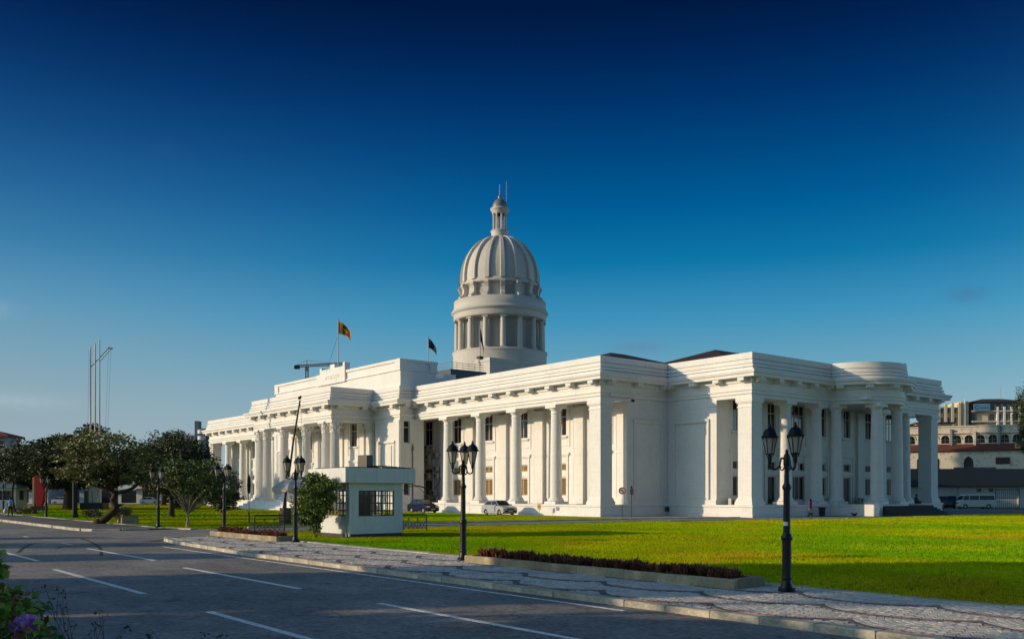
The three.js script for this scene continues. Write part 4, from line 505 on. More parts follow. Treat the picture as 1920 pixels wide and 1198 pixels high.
{ const t = thing('meter_box', 'small brown box on the shaded plinth beside the pavilion corner', 'box', [.38, .45, -8.55], PI / 2); new B().cham(-.22, .22, 0, .45, -.1, .1, .01).mesh('casing', M.wood, t); new B().box(-.16, .16, .06, .39, .1, .108).mesh('cover', M.brown, t); }
// =====================================================================  ROOF FLAGS
function flag(pos, H, label, w, h, paint, droop, turn, halyard) {
  const t = thing('flagpole', label, 'flag', pos); new B().cyl(0, 0, H, 0, .07, .04, 10).mesh('pole', M.steel, t); new B().sph(0, H, 0, .09).mesh('finial', M.steel, t); new B().cham(-.35, .35, -.02, .3, -.35, .35, .02).mesh('footing', M.iron, t);
  const nx = 14, ny = 8, P = (i, j) => { const u = i / nx, v = j / ny; return [u * w * (1 - droop * .25), H - .15 - v * h - droop * u * u * h * .55 - u * droop * .3 * (1 - v) * h, Math.sin(u * 7 + v * 1.5) * .14 * u]; }, pos2 = [], col = [];
  for (let i = 0; i < nx; i++) for (let j = 0; j < ny; j++) { const q = [P(i, j), P(i, j + 1), P(i + 1, j + 1), P(i + 1, j)]; pos2.push(...q[0], ...q[1], ...q[2], ...q[0], ...q[2], ...q[3]); const c = paint((i + .5) / nx, (j + .5) / ny); for (let k = 0; k < 6; k++) col.push(...c); }
  const g = new THREE.BufferGeometry(); g.setAttribute('position', new THREE.Float32BufferAttribute(pos2, 3)); g.setAttribute('color', new THREE.Float32BufferAttribute(col, 3)); g.computeVertexNormals(); const f = mesh('flag', g, new THREE.MeshStandardMaterial({ vertexColors: true, side: THREE.DoubleSide, roughness: .8 }), t); f.rotation.y = turn;
  if (halyard) new B().bar([-.1, H * .66, .05], [-1, -.5, 1.2], .018).mesh('halyard', M.dark, t);
}
flag([-47.7, 18.5, 1.3], 6.35, 'gold and maroon flag flying over the plaque on the centre roof', 2.2, 1.7, (u, v) => u < .06 || v < .08 || v > .9 || u > .94 ? [.55, .33, .03] : u < .14 ? [.02, .12, .06] : u < .27 ? [.5, .2, .03] : u < .33 ? [.55, .33, .03] : Math.hypot((u - .6) * 1.3, v - .5) < .2 ? [.5, .28, .03] : [.13, .012, .012], 1.0, .9, true);
flag([-47.5, 18.92, -12.6], 5.1, 'dark pennant on a grey mast behind the attic corner', 1.7, 1.4, (u, v) => [.015, .025, .03], 1.3, .9);
flag([-43.6, 21.12, -18.7], 4.6, 'black flag drooping before the dome drum', 1.0, 2.0, () => [.012, .012, .014], 1.9, .9);
// =====================================================================  VEHICLES
// a car along +x: body lofted from cross-sections, glasshouse, wheels, lamps
function car(name, label, cat, pos, turn, o) {
  const t = thing(name, label, cat, pos, turn, 'parked vehicles'), L = o.L, W = o.W, paint = new THREE.MeshPhysicalMaterial({ color: o.color, roughness: .22, metalness: 0, clearcoat: .1, clearcoatRoughness: .05, side: THREE.DoubleSide });
  const mm = (d) => new THREE.Matrix4().makeTranslation(0, 0, -d / 2);
  // side outline with wheel arches
  const s = new THREE.Shape(), r = o.wr * 1.13, wx = [o.w0, o.w1]; s.moveTo(-L / 2, o.sill + .12); s.lineTo(-L / 2 + .08, o.sill);
  for (const x of wx) { s.lineTo(x - r, o.sill); s.absarc(x, o.wr, r, PI - Math.asin(Math.max(-1, Math.min(1, (o.sill - o.wr) / r))) * 0 , 0, true); s.lineTo(x + r, o.sill); }
  s.lineTo(L / 2 - .1, o.sill); s.lineTo(L / 2, o.sill + .14); for (const [x, y] of o.top) s.lineTo(x, y); s.closePath();
  const b = new THREE.ExtrudeGeometry(s, { depth: W - .16, bevelEnabled: true, bevelThickness: .08, bevelSize: .05, bevelSegments: 3, curveSegments: 12 }); b.translate(0, 0, -(W - .16) / 2); mesh('body', boxUV(prep(b)), paint, t);
  const gw = W - .26, gh = prep(new THREE.ExtrudeGeometry(new THREE.Shape(o.glass.map((p) => new THREE.Vector2(...p))), { depth: gw - .1, bevelEnabled: true, bevelThickness: .05, bevelSize: .02, bevelSegments: 2 }).translate(0, 0, -(gw - .1) / 2)); const gy0 = Math.min(...o.glass.map((p) => p[1])), gy1 = Math.max(...o.glass.map((p) => p[1]));
  { const p = gh.attributes.position; for (let i = 0; i < p.count; i++) { const k = 1 - (o.tumble ?? .16) * (p.getY(i) - gy0) / (gy1 - gy0); p.setZ(i, p.getZ(i) * k); } gh.computeVertexNormals(); }
  mesh('windows', gh, std(C(.012, .014, .018), .08), t);
  const rw = gw * (1 - (o.tumble ?? .16)); new B().add(prep(new THREE.ExtrudeGeometry(new THREE.Shape(o.roof.map((p) => new THREE.Vector2(...p))), { depth: rw - .08, bevelEnabled: true, bevelThickness: .05, bevelSize: .015, bevelSegments: 2 }).translate(0, 0, -(rw - .08) / 2))).mesh('roof', paint, t);
  for (const z of [-1, 1]) for (const [a, c] of o.pillars) { const k = (y) => z * (gw / 2 + .006) * (1 - (o.tumble ?? .16) * (y - gy0) / (gy1 - gy0)); new B().beam([a[0], a[1], k(a[1])], [c[0], c[1], k(c[1])], .05, .05).mesh('pillar', paint, t); }
  const wg = [new B().add(new THREE.TorusGeometry(o.wr - .07, .085, 10, 24)).geo(), new B().add(new THREE.CylinderGeometry(o.wr - .1, o.wr - .1, .1, 20).rotateX(PI / 2)).geo(), (() => { const q = new B(); for (let i = 0; i < 6; i++) q.add(new THREE.BoxGeometry(.06, (o.wr - .1) * .9, .03).translate(0, (o.wr - .1) * .5, .055).rotateZ(i * PI / 3)); q.add(new THREE.CylinderGeometry(.06, .06, .03, 10).rotateX(PI / 2).translate(0, 0, .06)); return q.geo(); })()];
  for (const x of wx) for (const z of [-1, 1]) { const w = part(t, 'wheel'); w.position.set(x, o.wr, z * (W / 2 - .12)); if (z < 0) w.rotation.y = PI; mesh('tyre', wg[0], M.tyre, w); mesh('disc', wg[1], std(C(.06, .06, .06), .5), w); mesh('rim', wg[2], M.rim, w); }
  for (const z of [-1, 1]) { new B().cham(L / 2 - .22, L / 2 + .04, o.ly, o.ly + .17, z * (W / 2 - .3) - .2, z * (W / 2 - .3) + .2, .04).mesh('headlight', M.head, t); new B().cham(-L / 2 - .045, -L / 2 + .1, o.ly + .1, o.ly + .35, z * (W / 2 - .17) - .1, z * (W / 2 - .17) + .1, .03).mesh('taillight', M.redlamp, t); new B().cham(o.mirror[0] - .06, o.mirror[0] + .06, o.mirror[1], o.mirror[1] + .13, z * (W / 2 + .06) - .08, z * (W / 2 + .06) + .08, .03).mesh('mirror', paint, t); for (const hx of o.handles) new B().box(hx - .08, hx + .08, o.hy, o.hy + .025, z * (W / 2 + .005) - .015, z * (W / 2 + .005) + .015).mesh('door_handle', M.dark, t); }
  new B().cham(L / 2 - .1, L / 2 + .075, o.sill + .1, o.sill + .26, -W / 2 + .2, W / 2 - .2, .03).mesh('bumper', o.bumper || M.dark, t); new B().box(L / 2 + .03, L / 2 + .06, o.ly - .06, o.ly + .08, -.42, .42).mesh('grille', M.dark, t); new B().box(L / 2 + .076, L / 2 + .085, o.sill + .12, o.sill + .23, -.25, .25).mesh('number_plate', std(C(.6, .5, .15), .5), t);
  new B().box(-L / 2 + .3, L / 2 - .3, .16, o.sill + .1, -W / 2 + .25, W / 2 - .25).mesh('underbody', M.tyre, t);
  return t;
}
const hatch = { L: 3.8, W: 1.68, wr: .3, sill: .24, w0: -1.15, w1: 1.2, top: [[1.88, .62], [1.72, .78], [.85, .93], [.1, .97], [-1.5, .98], [-1.86, .92], [-1.9, .6]], glass: [[.98, .9], [.3, 1.4], [-1.1, 1.42], [-1.72, .94]], roof: [[.36, 1.36], [.24, 1.43], [-.4, 1.47], [-1.12, 1.44], [-1.25, 1.38]], pillars: [[[.98, .92], [.3, 1.4]], [[-.3, .94], [-.36, 1.42]], [[-1.72, .95], [-1.12, 1.42]]], ly: .6, mirror: [.72, .95], handles: [-.1, -.98], hy: .82 };
car('blue_hatchback', 'dark blue hatchback parked by the recessed bay of the hall', 'car', [-24.4, .06, 3.3], 0, { ...hatch, color: C(.004, .008, .04) });
{ const t = car('silver_hatchback', 'silver hatchback parked with its near door open', 'car', [-10.8, .06, 3.3], -.06, { ...hatch, color: C(.42, .43, .45), metal: .5 });
  const d = part(t, 'open_door'); d.position.set(.55, 0, .85); d.rotation.y = -1.0 + 2 * .35; mesh('panel', new B().cham(-1.0, 0, .34, .95, -.03, .03, .02).geo(), std(C(.05, .09, .2), .4, { metalness: .4 }), d); mesh('window_frame', new B().bar([-1, .95, 0], [-.9, 1.38, -.06], .025).bar([-.9, 1.38, -.06], [-.4, 1.38, -.06], .025).bar([-.4, 1.38, -.06], [0, .95, 0], .025).geo(), M.dark, d); }
car('white_van', 'cream white passenger van parked by the long shed', 'van', [.6, .06, -71.4], .898 + PI, { L: 5.0, W: 1.75, wr: .33, sill: .3, w0: -1.45, w1: 1.75, top: [[2.5, .95], [2.3, 1.18], [-2.46, 1.2], [-2.5, .9]], glass: [[2.3, 1.15], [1.75, 1.85], [-2.3, 1.88], [-2.46, 1.16]], roof: [[1.85, 1.8], [1.7, 1.95], [0, 2.04], [-2.32, 2.0], [-2.42, 1.84]], pillars: [[[2.3, 1.17], [1.75, 1.85]], [[1.2, 1.17], [1.1, 1.86]], [[-.2, 1.17], [-.2, 1.88]], [[-2.4, 1.17], [-2.3, 1.86]]], tumble: .08, ly: .8, mirror: [2.1, 1.2], handles: [.9, -.1], hy: 1.02, color: C(.62, .62, .56), metal: 0, bumper: M.white });
car('dark_jeep', 'dark jeep parked in the shade left of the white van', 'car', [-3.2, .06, -70.5], .898 + PI / 2, { ...hatch, L: 4.2, W: 1.75, wr: .36, sill: .38, top: [[2.1, .75], [2.0, 1.02], [.9, 1.1], [-2.05, 1.12], [-2.1, .7]], glass: [[1.0, 1.06], [.6, 1.66], [-1.95, 1.68], [-2.05, 1.08]], roof: [[.65, 1.62], [.55, 1.72], [-1.9, 1.75], [-2.02, 1.64]], pillars: [[[1.0, 1.08], [.6, 1.66]], [[-.3, 1.08], [-.3, 1.68]]], mirror: [.85, 1.1], hy: .95, color: C(.012, .02, .035), metal: .3 });
// =====================================================================  PEOPLE
function body(bones, res, y0, y1, half, paint) {   // bones: [a, b, ra, rb]; smooth union of tapered capsules, meshed
  const mc = new MarchingCubes(res, new THREE.MeshStandardMaterial(), false, false, 60000), S = (y1 - y0) / 2, c = (y0 + y1) / 2; mc.isolation = 0;
  const n = mc.size, h = mc.halfsize;
  for (let k = 0; k < n; k++) for (let j = 0; j < n; j++) for (let i = 0; i < n; i++) {
    const x = (i - h) / h * S, y = (j - h) / h * S + c, z = (k - h) / h * S; let e = 0, m = 1e9;
    if (Math.abs(x) > half || Math.abs(z) > half) { mc.field[i + n * (j + n * k)] = -.2; continue; }
    for (const [a, b, ra, rb] of bones) { const dx = b[0] - a[0], dy = b[1] - a[1], dz = b[2] - a[2]; const q = Math.max(0, Math.min(1, ((x - a[0]) * dx + (y - a[1]) * dy + (z - a[2]) * dz) / (dx * dx + dy * dy + dz * dz + 1e-9))); const d = Math.hypot(x - a[0] - dx * q, y - a[1] - dy * q, z - a[2] - dz * q) - (ra + (rb - ra) * q); m = Math.min(m, d); e += Math.exp(-d / .014); }
    mc.field[i + n * (j + n * k)] = e > 0 ? .014 * Math.log(e) : -m;
  }
  mc.update(); const N = mc.count, P = new Float32Array(N * 3), Q = new Float32Array(N * 3), K = new Float32Array(N * 3);
  for (let i = 0; i < N; i++) { const x = mc.positionArray[i * 3] * S, y = mc.positionArray[i * 3 + 1] * S + c, z = mc.positionArray[i * 3 + 2] * S; P.set([x, y, z], i * 3); const nx = mc.normalArray[i * 3], ny = mc.normalArray[i * 3 + 1], nz = mc.normalArray[i * 3 + 2], l = Math.hypot(nx, ny, nz) || 1; Q.set([nx / l, ny / l, nz / l], i * 3); K.set(paint(x, y, z), i * 3); }
  const g = new THREE.BufferGeometry(); g.setAttribute('position', new THREE.BufferAttribute(P, 3)); g.setAttribute('normal', new THREE.BufferAttribute(Q, 3)); g.setAttribute('color', new THREE.BufferAttribute(K, 3)); return g;
}
const fingers = (w, dir) => { const out = []; for (let i = 0; i < 4; i++) { const o = (i - 1.5) * .02, L = [.068, .08, .075, .058][i], a = [w[0] + dir[0] * .09, w[1] + dir[1] * .09, w[2] + o], m = [a[0] + dir[0] * L * .55, a[1] + dir[1] * L * .55, a[2] + .004], e = [m[0] + dir[0] * L * .4 + .012, m[1] + dir[1] * L * .4, m[2]]; out.push([a, m, .0095, .0085], [m, e, .0085, .007]); } out.push([[w[0] + dir[0] * .03 + .012, w[1] + dir[1] * .03, w[2] + .028], [w[0] + dir[0] * .08 + .03, w[1] + dir[1] * .08, w[2] + .045], .011, .009]); return out; };
const vcm = () => new THREE.MeshStandardMaterial({ vertexColors: true, roughness: .8, side: THREE.DoubleSide });
function person(label, pos, turn, o) {   // facing +x
  const t = thing('person', label, 'person', pos, turn); const s = o.h / 1.72, st = o.stride, Y = (v) => v * s, b = [];
  const hip = [0, Y(.9), 0], ch = [.01, Y(1.3), 0], nk = [.015, Y(1.46), 0]; b.push([hip, [0, Y(1.08), 0], .125, .115], [[0, Y(1.08), -.03], [.01, Y(1.3), -.05], .1, .12], [[0, Y(1.08), .03], [.01, Y(1.3), .05], .1, .12], [[0, Y(1.39), -.15], [0, Y(1.39), .15], .065, .065], [ch, nk, .08, .058], [nk, [.03, Y(1.56), 0], .055, .06]);
  b.push([[.03, Y(1.6), 0], [.035, Y(1.66), 0], .082, .078], [[.05, Y(1.54), 0], [.07, Y(1.52), 0], .05, .045], [[.1, Y(1.585), 0], [.125, Y(1.57), 0], .016, .018], [[.03, Y(1.59), -.085], [.03, Y(1.61), -.088], .018, .016], [[.03, Y(1.59), .085], [.03, Y(1.61), .088], .018, .016]);
  for (const k of [-1, 1]) { const f = k * st, kn = [f * .5 + .03, Y(.49), k * .095], an = [f, Y(.09) + (f < 0 ? .03 : 0), k * .1]; b.push([[0, Y(.9), k * .085], kn, .105, .068], [kn, an, .064, .044], [an, [an[0] + .14, Y(.045), k * .11], .045, .04]); const el = [-f * .35 - .02, Y(1.12), k * .25], wr = [-f * .7 + .04, Y(.88), k * .26], d = [.15, -.98, 0]; b.push([[0, Y(1.39), k * .18], el, .056, .044], [el, wr, .042, .031], [wr, [wr[0] + .015, wr[1] - .08, wr[2]], .034, .036]); for (const q of fingers(wr, d)) b.push(q); }
  if (o.skirt) b.push([[0, Y(.95), 0], [0, Y(.42), 0], .14, .2]);
  mesh('body', body(b, 132, -.02, Y(1.78), .55, (x, y, z) => y < Y(.07) ? [.02, .018, .016] : y > Y(1.47) ? [.16, .075, .045] : (Math.abs(z) > .2 && y < Y(o.sleeve)) ? [.16, .075, .045] : y > Y(o.waist) ? o.shirt : y > Y(o.hem) ? o.legs : [.16, .075, .045]), vcm(), t);
  const hair = new B().add(new THREE.SphereGeometry(.1, 18, 12, 0, 2 * PI, 0, PI * .62).scale(1.02, 1.05, 1).rotateZ(.45).translate(.015, Y(1.645), 0)); if (o.long) hair.add(new THREE.CapsuleGeometry(.075, .2, 4, 10).scale(.7, 1, 1.1).translate(-.06, Y(1.46), 0)); hair.mesh('hair', std(C(.012, .009, .008), .7), t);
  const ey = new B(); for (const k of [-1, 1]) ey.sph(.108, Y(1.615), k * .032, .011); ey.mesh('eyes', std(C(.01, .008, .008), .3), t); new B().box(.112, .118, Y(1.532), Y(1.538), -.022, .022).mesh('mouth', std(C(.1, .03, .025), .6), t);
  return t;
}
person('person in a pale blue shirt and dark trousers walking away', [-32.4, .12, 42.2], 2.6, { h: 1.74, stride: .2, sleeve: 1.2, waist: .93, hem: .05, shirt: [.22, .38, .52], legs: [.015, .016, .022] });
{ const bg = thing('plastic_bag', 'white carrier bag hanging by the walking person in blue', 'bag', [-32.75, .42, 42.55]); new B().add(lathe([[0, 0], [.12, .01], [.15, .12], [.13, .28], [.05, .4]], 10)).mesh('sack', M.white, bg); new B().tube([[-.04, .38, 0], [0, .5, 0], [.04, .38, 0]], .012, 12).mesh('handle', M.white, bg); }
person('person in a magenta top and cream skirt walking past the plinth', [11.3, .06, -15.9], -2.2, { h: 1.6, stride: .12, sleeve: 1.05, waist: .86, hem: .38, shirt: [.5, .01, .2], legs: [.5, .38, .24], skirt: true, long: true });
{ const t = thing('person', 'person in dark clothes sitting on the white cheek of the steps', 'person', [12.9, 1.16, -31.9], -.1); const b = [[[0, .12, 0], [-.02, .34, 0], .13, .12], [[-.02, .34, -.04], [.03, .55, -.05], .1, .12], [[-.02, .34, .04], [.03, .55, .05], .1, .12], [[.03, .62, -.14], [.03, .62, .14], .065, .065], [[.03, .56, 0], [.06, .72, 0], .08, .056], [[.06, .72, 0], [.09, .8, 0], .055, .06], [[.09, .84, 0], [.1, .9, 0], .082, .078], [[.12, .78, 0], [.14, .77, 0], .05, .045], [[.17, .83, 0], [.195, .81, 0], .016, .018]];
  for (const k of [-1, 1]) { const kn = [.44, .12, k * .12], an = [.46, -.34, k * .12], el = [.1, .34, k * .23], wr = [.33, .24, k * .14]; b.push([[.02, .1, k * .09], kn, .1, .07], [kn, an, .066, .045], [an, [.6, -.38, k * .13], .045, .04], [[.03, .61, k * .17], el, .055, .044], [el, wr, .042, .031], [wr, [.4, .22, k * .12], .034, .034]); for (const q of fingers(wr, [.98, -.18, 0])) b.push(q); }
  mesh('body', body(b, 100, -.45, 1.05, .72, (x, y, z) => y < -.3 ? [.02, .02, .02] : y > .7 ? [.14, .07, .045] : y > .2 && x < .2 ? [.03, .04, .07] : x > .3 && y > .16 ? [.14, .07, .045] : [.02, .022, .03]), vcm(), t); new B().add(new THREE.SphereGeometry(.1, 18, 12, 0, 2 * PI, 0, PI * .62).rotateZ(.45).translate(.08, .885, 0)).mesh('hair', std(C(.012, .009, .008), .7), t); }
// =====================================================================  BIRDS
const crowG = { body: (() => { const b = new B(); b.add(new THREE.SphereGeometry(.09, 12, 8).scale(2.0, 1, .95).rotateZ(.35).translate(0, .2, 0)).add(new THREE.SphereGeometry(.055, 10, 8).translate(.17, .31, 0)).bar([.1, .25, 0], [.17, .31, 0], .06).add(new THREE.BoxGeometry(.22, .02, .09).rotateZ(.42).translate(-.22, .1, 0)); return b.geo(); })(), beak: new B().bar([.21, .315, 0], [.29, .3, 0], .018, 6, .004).geo(), wing: new B().add(new THREE.SphereGeometry(.07, 10, 6).scale(2.4, .9, .3).rotateZ(.35).translate(-.05, .2, 0)).geo(), leg: new B().bar([0, 0, 0], [.01, .13, 0], .009, 5).bar([-.02, .005, 0], [.05, .005, 0], .007, 5).geo() };
const crowM = std(C(.012, .012, .015), .5);
for (const [x, y, z, a, l] of [[17.0, .1, -22.4, .6, 'crow standing on the lawn before the dark steps'], [3.45, 8.4, 31.2, 2.4, 'crow perched on the tip of the raised barrier pole'], [14.2, .06, -18.5, 1, 'crow on the drive left of the dark steps'], [13.4, .06, -19.6, 3.6, 'crow on the drive close to the stair cheek'], [13.37, 14.7, -28.6, 0, 'crow on the curved parapet, left of the other crows'], [13.45, 13.07, -29.85, .7, 'crow on the curved cornice right of the parapet']]) { const t = thing('crow', l, 'bird', [x, y, z], a, 'crows'); mesh('body', crowG.body, crowM, t); mesh('beak', crowG.beak, crowM, t); for (const k of [-1, 1]) { const w = mesh('wing', crowG.wing, crowM, t); w.position.z = k * .08; const g = mesh('leg', crowG.leg, crowM, t); g.position.z = k * .035; } }
{ const t = thing('litter_bin', 'dark litter bin against the plinth behind the person in magenta', 'bin', [11.0, .06, -18.2]); new B().add(lathe([[0, 0], [.26, 0], [.31, .75], [.33, .78], [.28, .78], [.25, .1], [0, .1]], 20)).mesh('drum', std(C(.06, .02, .016), .7), t); new B().box(-.36, .36, .78, .84, -.3, .3).mesh('lid', M.iron, t); }
// =====================================================================  TREES AND SHRUBS
const barkM = std(C(.11, .08, .055), .95, { map: tex(256, (u, v) => { const k = .75 + (fbm(u, v * .25, 24, 4, 91) - .5) * .8; return [k, k * .96, k * .9]; }, 1), bumpMap: plasterBump, bumpScale: .02 });
function limb(b, pts, r0, r1, seg = 14) { const cv = new THREE.CatmullRomCurve3(pts.map((p) => V(...p))), P = cv.getPoints(seg); for (let i = 0; i < seg; i++) { const t0 = i / seg, t1 = (i + 1) / seg; b.bar(P[i].toArray(), P[i + 1].toArray(), mix(r0, r1, t0), 7, mix(r0, r1, t1)); } }
const leafMat = new THREE.MeshPhysicalMaterial({ vertexColors: true, roughness: .6, side: THREE.DoubleSide, transmission: .2, thickness: 0 });
function leaves(clumps, size, cols, shape = .45) {   // clumps: [x, y, z, rx, ry, rz, n]
  let N = 0; for (const c of clumps) N += c[6]; const pos = new Float32Array(N * 12 * 1.5), col = new Float32Array(N * 12 * 1.5); let o = 0;
  for (const [x, y, z, rx, ry, rz, n] of clumps) { const tone = rr(.75, 1.2); for (let i = 0; i < n; i++) {
    let dx = rr(-1, 1), dy = rr(-1, 1), dz = rr(-1, 1); const l = Math.hypot(dx, dy, dz) || 1, r = rnd() ** .45; dx /= l; dy /= l; dz /= l; const c = V(x + dx * rx * r, y + dy * ry * r, z + dz * rz * r);
    const ax = V(dx + rr(-.8, .8), rr(-.7, .5), dz + rr(-.8, .8)).normalize(), up = V(rr(-1.2, 1.2), rr(-.2, 1), rr(-1.2, 1.2)).normalize(), sd = ax.clone().cross(up).normalize(), L = size * rr(.7, 1.3), w = L * shape; sd.multiplyScalar(w / 2);
    const a = c, m = c.clone().addScaledVector(ax, L * .5), e = c.clone().addScaledVector(ax, L); const b1 = m.clone().add(sd), b2 = m.clone().sub(sd); b1.y += w * .15; b2.y += w * .15;
    for (const q of [a, b1, e, a, e, b2]) { pos[o] = q.x; pos[o + 1] = q.y; pos[o + 2] = q.z; o += 3; }
    const k = cols[Math.floor(rnd() * cols.length)], s = tone * rr(.8, 1.2); for (let j = 0; j < 6; j++) { col[o - 18 + j * 3] = k[0] * s; col[o - 17 + j * 3] = k[1] * s; col[o - 16 + j * 3] = k[2] * s; } } }
  const g = new THREE.BufferGeometry(); g.setAttribute('position', new THREE.BufferAttribute(pos, 3)); g.setAttribute('color', new THREE.BufferAttribute(col, 3)); g.computeVertexNormals(); return g;
}
const GREEN = [[.08, .14, .02], [.1, .17, .02], [.06, .1, .018], [.15, .18, .03]], DARK = [[.04, .068, .013], [.055, .08, .014], [.075, .08, .018], [.03, .052, .012]], OLIVE = [[.13, .15, .025], [.2, .19, .04], [.1, .12, .02], [.28, .25, .06]];
// crown filled with sub-clumps; limbs run from the fork to the clumps
function tree(name, label, pos, sd, o, group) {
  reseed(sd); const t = thing(name, label, 'tree', pos, 0, group), b = new B(), cl = []; const F = o.path[o.path.length - 1];
  limb(b, o.path, o.r, o.r * .62, 12); if (o.flare !== 0) b.cyl(o.path[0][0], -.05, .35, o.path[0][2], o.r * 1.5, o.r * .98, 10);
  for (const [cx, cy, cz, rx, ry, rz, n, per] of o.crowns) for (let i = 0; i < n; i++) { let dx, dy, dz, l; do { dx = rr(-1, 1); dy = rr(-1, 1); dz = rr(-1, 1); l = Math.hypot(dx, dy, dz); } while (l > 1); const s = rr(.16, .3); const p = [cx + dx * rx, cy + dy * ry, cz + dz * rz]; cl.push([p[0], p[1], p[2], rx * s * 1.15, ry * s * .9, rz * s * 1.15, Math.round(per * rr(.6, 1.4))]); if (i % (o.every || 2) === 0) limb(b, [F, [mix(F[0], p[0], .4) + rr(-.2, .2), mix(F[1], p[1], .5) + rr(-.1, .2), mix(F[2], p[2], .4) + rr(-.2, .2)], p], o.r * rr(.2, .42), .015, 6); }
  for (const l of o.limbs || []) limb(b, l, o.r * .5, o.r * .15, 8);
  b.mesh('trunk', o.bark || barkM, t); mesh('crown', leaves(cl, o.leaf, o.cols, o.shape), leafMat, t); return t;
}
tree('plumeria_tree', 'crooked leaning tree with wide olive crown on the far pavement', [-6.7, .1, 41.3], 101, { r: .3, path: [[0, 0, 0], [.3, .35, -.3], [.72, .85, -.75], [.9, 1.15, -.9], [.72, 1.6, -.72], [.9, 2.0, -.85], [.6, 2.35, -.55]], crowns: [[.1, 4.5, -.1, 2.7, 1.85, 2.7, 120, 46], [1.5, 4.1, -1.9, 1.9, 1.5, 1.9, 52, 44], [-1.4, 3.7, 1.4, 1.4, 1.0, 1.4, 26, 44]], leaf: .25, cols: OLIVE, every: 3, limbs: [[[.7, 1.05, -.7], [1.1, 1.3, -1.1], [1.25, 1.32, -1.25]], [[.85, 2.1, -.8], [1.6, 2.35, -1.6], [2.3, 2.9, -2.1], [2.6, 3.4, -2.4]], [[.55, 2.3, -.5], [-.4, 2.8, .4], [-1.2, 3.4, 1.1]]] });
const paleBark = std(C(.34, .26, .17), .9, { bumpMap: plasterBump, bumpScale: .01 });
tree('forked_sapling', 'slim forked young tree with fresh green crown beside a lamp post', [1.95, .05, 38.2], 103, { r: .1, bark: paleBark, path: [[0, 0, 0], [.02, .4, -.02], [.0, .85, 0]], limbs: [[[0, .85, 0], [-.25, 1.5, .3], [-.5, 2.2, .55]], [[0, .85, 0], [.25, 1.4, -.3], [.75, 2.3, -.8]], [[0, .85, 0], [.05, 1.6, 0], [.1, 2.4, -.1]]], crowns: [[-.2, 3.2, .2, 1.5, 1.15, 1.5, 80, 56], [.9, 2.9, -1.1, 1.6, 1.3, 1.6, 80, 56]], leaf: .17, cols: GREEN, every: 3 });
tree('mango_tree', 'dense dark green tree behind the forked sapling', [-22.4, .05, 31.2], 105, { r: .3, path: [[0, 0, 0], [.1, 1, 0], [0, 1.9, 0]], crowns: [[0, 4.8, 0, 3.4, 2.7, 3.4, 190, 90], [.9, 4.0, -1.1, 2.6, 2.4, 2.6, 100, 85]], leaf: .3, cols: DARK, every: 4, shape: .32 });
tree('palm_shrub', 'dark bushy shrub at the left corner of the hall front', [-36.5, .05, 21.2], 107, { r: .12, path: [[0, 0, 0], [0, .5, 0], [0, .9, 0]], crowns: [[0, 2.3, 0, 1.9, 1.9, 1.9, 50, 60], [.5, 1.4, -.6, 1.3, 1.1, 1.3, 30, 55]], leaf: .4, cols: DARK, shape: .2, every: 3 });
tree('spreading_tree', 'dark dense spreading tree at the left edge behind the white booth', [-75.5, .05, 31.5], 109, { r: .5, path: [[0, 0, 0], [.2, 1.5, 0], [0, 3, 0]], crowns: [[0, 5.6, 0, 5.2, 2.8, 5.2, 190, 80], [3.2, 5.4, -4.0, 4, 2.6, 4, 120, 80], [-1, 3.6, 1, 4, 1.2, 4, 60, 70]], leaf: .42, cols: DARK, every: 4 }, 'trees across the left lawn');
tree('spreading_tree', 'airy flat topped tree rising above the others left of the tall poles', [-74.4, .05, 27.4], 111, { r: .35, path: [[0, 0, 0], [.3, 3, 0], [.1, 6.2, 0]], crowns: [[0, 9.0, 0, 3.6, 1.1, 3.6, 60, 36], [1.6, 10.6, -2.2, 2.3, 1.0, 2.3, 34, 36], [-2.6, 8.6, 3, 2.0, .8, 2.0, 22, 34]], leaf: .34, cols: DARK, every: 2 }, 'trees across the left lawn');
tree('spreading_tree', 'broad tree with thick dark trunk behind the crooked tree', [-66, .05, 29.6], 113, { r: .85, path: [[0, 0, 0], [.1, 1.6, 0], [0, 3.2, 0]], crowns: [[.2, 6.2, 0, 5, 3.0, 5, 190, 80], [0, 4.2, 0, 4.4, 1.4, 4.4, 70, 70]], leaf: .42, cols: DARK, every: 4 }, 'trees across the left lawn');
tree('spreading_tree', 'thin bare topped young tree beside the walking person', [-56, .05, 37.6], 115, { r: .16, path: [[0, 0, 0], [-.3, 2, .2], [.1, 4.2, 0], [.2, 6.4, 0]], crowns: [[.2, 7.2, 0, 1.7, 1.2, 1.7, 16, 30], [-.2, 4.6, .2, 1.8, 1.2, 1.8, 24, 40]], leaf: .34, cols: DARK, every: 1 }, 'trees across the left lawn');
tree('spreading_tree', 'dark tree low behind the tall poles and left lawn', [-72, .05, 14], 117, { r: .5, path: [[0, 0, 0], [.2, 1.5, 0], [0, 2.6, 0]], crowns: [[0, 5.0, 0, 5.5, 2.6, 5.5, 190, 80]], leaf: .45, cols: DARK, every: 4 }, 'trees across the left lawn');
tree('spreading_tree', 'rounded dark tree behind the mango tree, before the distant tower', [-102.3, .05, 6.2], 118, { r: .5, path: [[0, 0, 0], [.2, 1.8, 0], [0, 3.4, 0]], crowns: [[0, 7.2, 0, 4.8, 3.6, 4.8, 190, 80]], leaf: .45, cols: DARK, every: 4 }, 'trees across the left lawn');
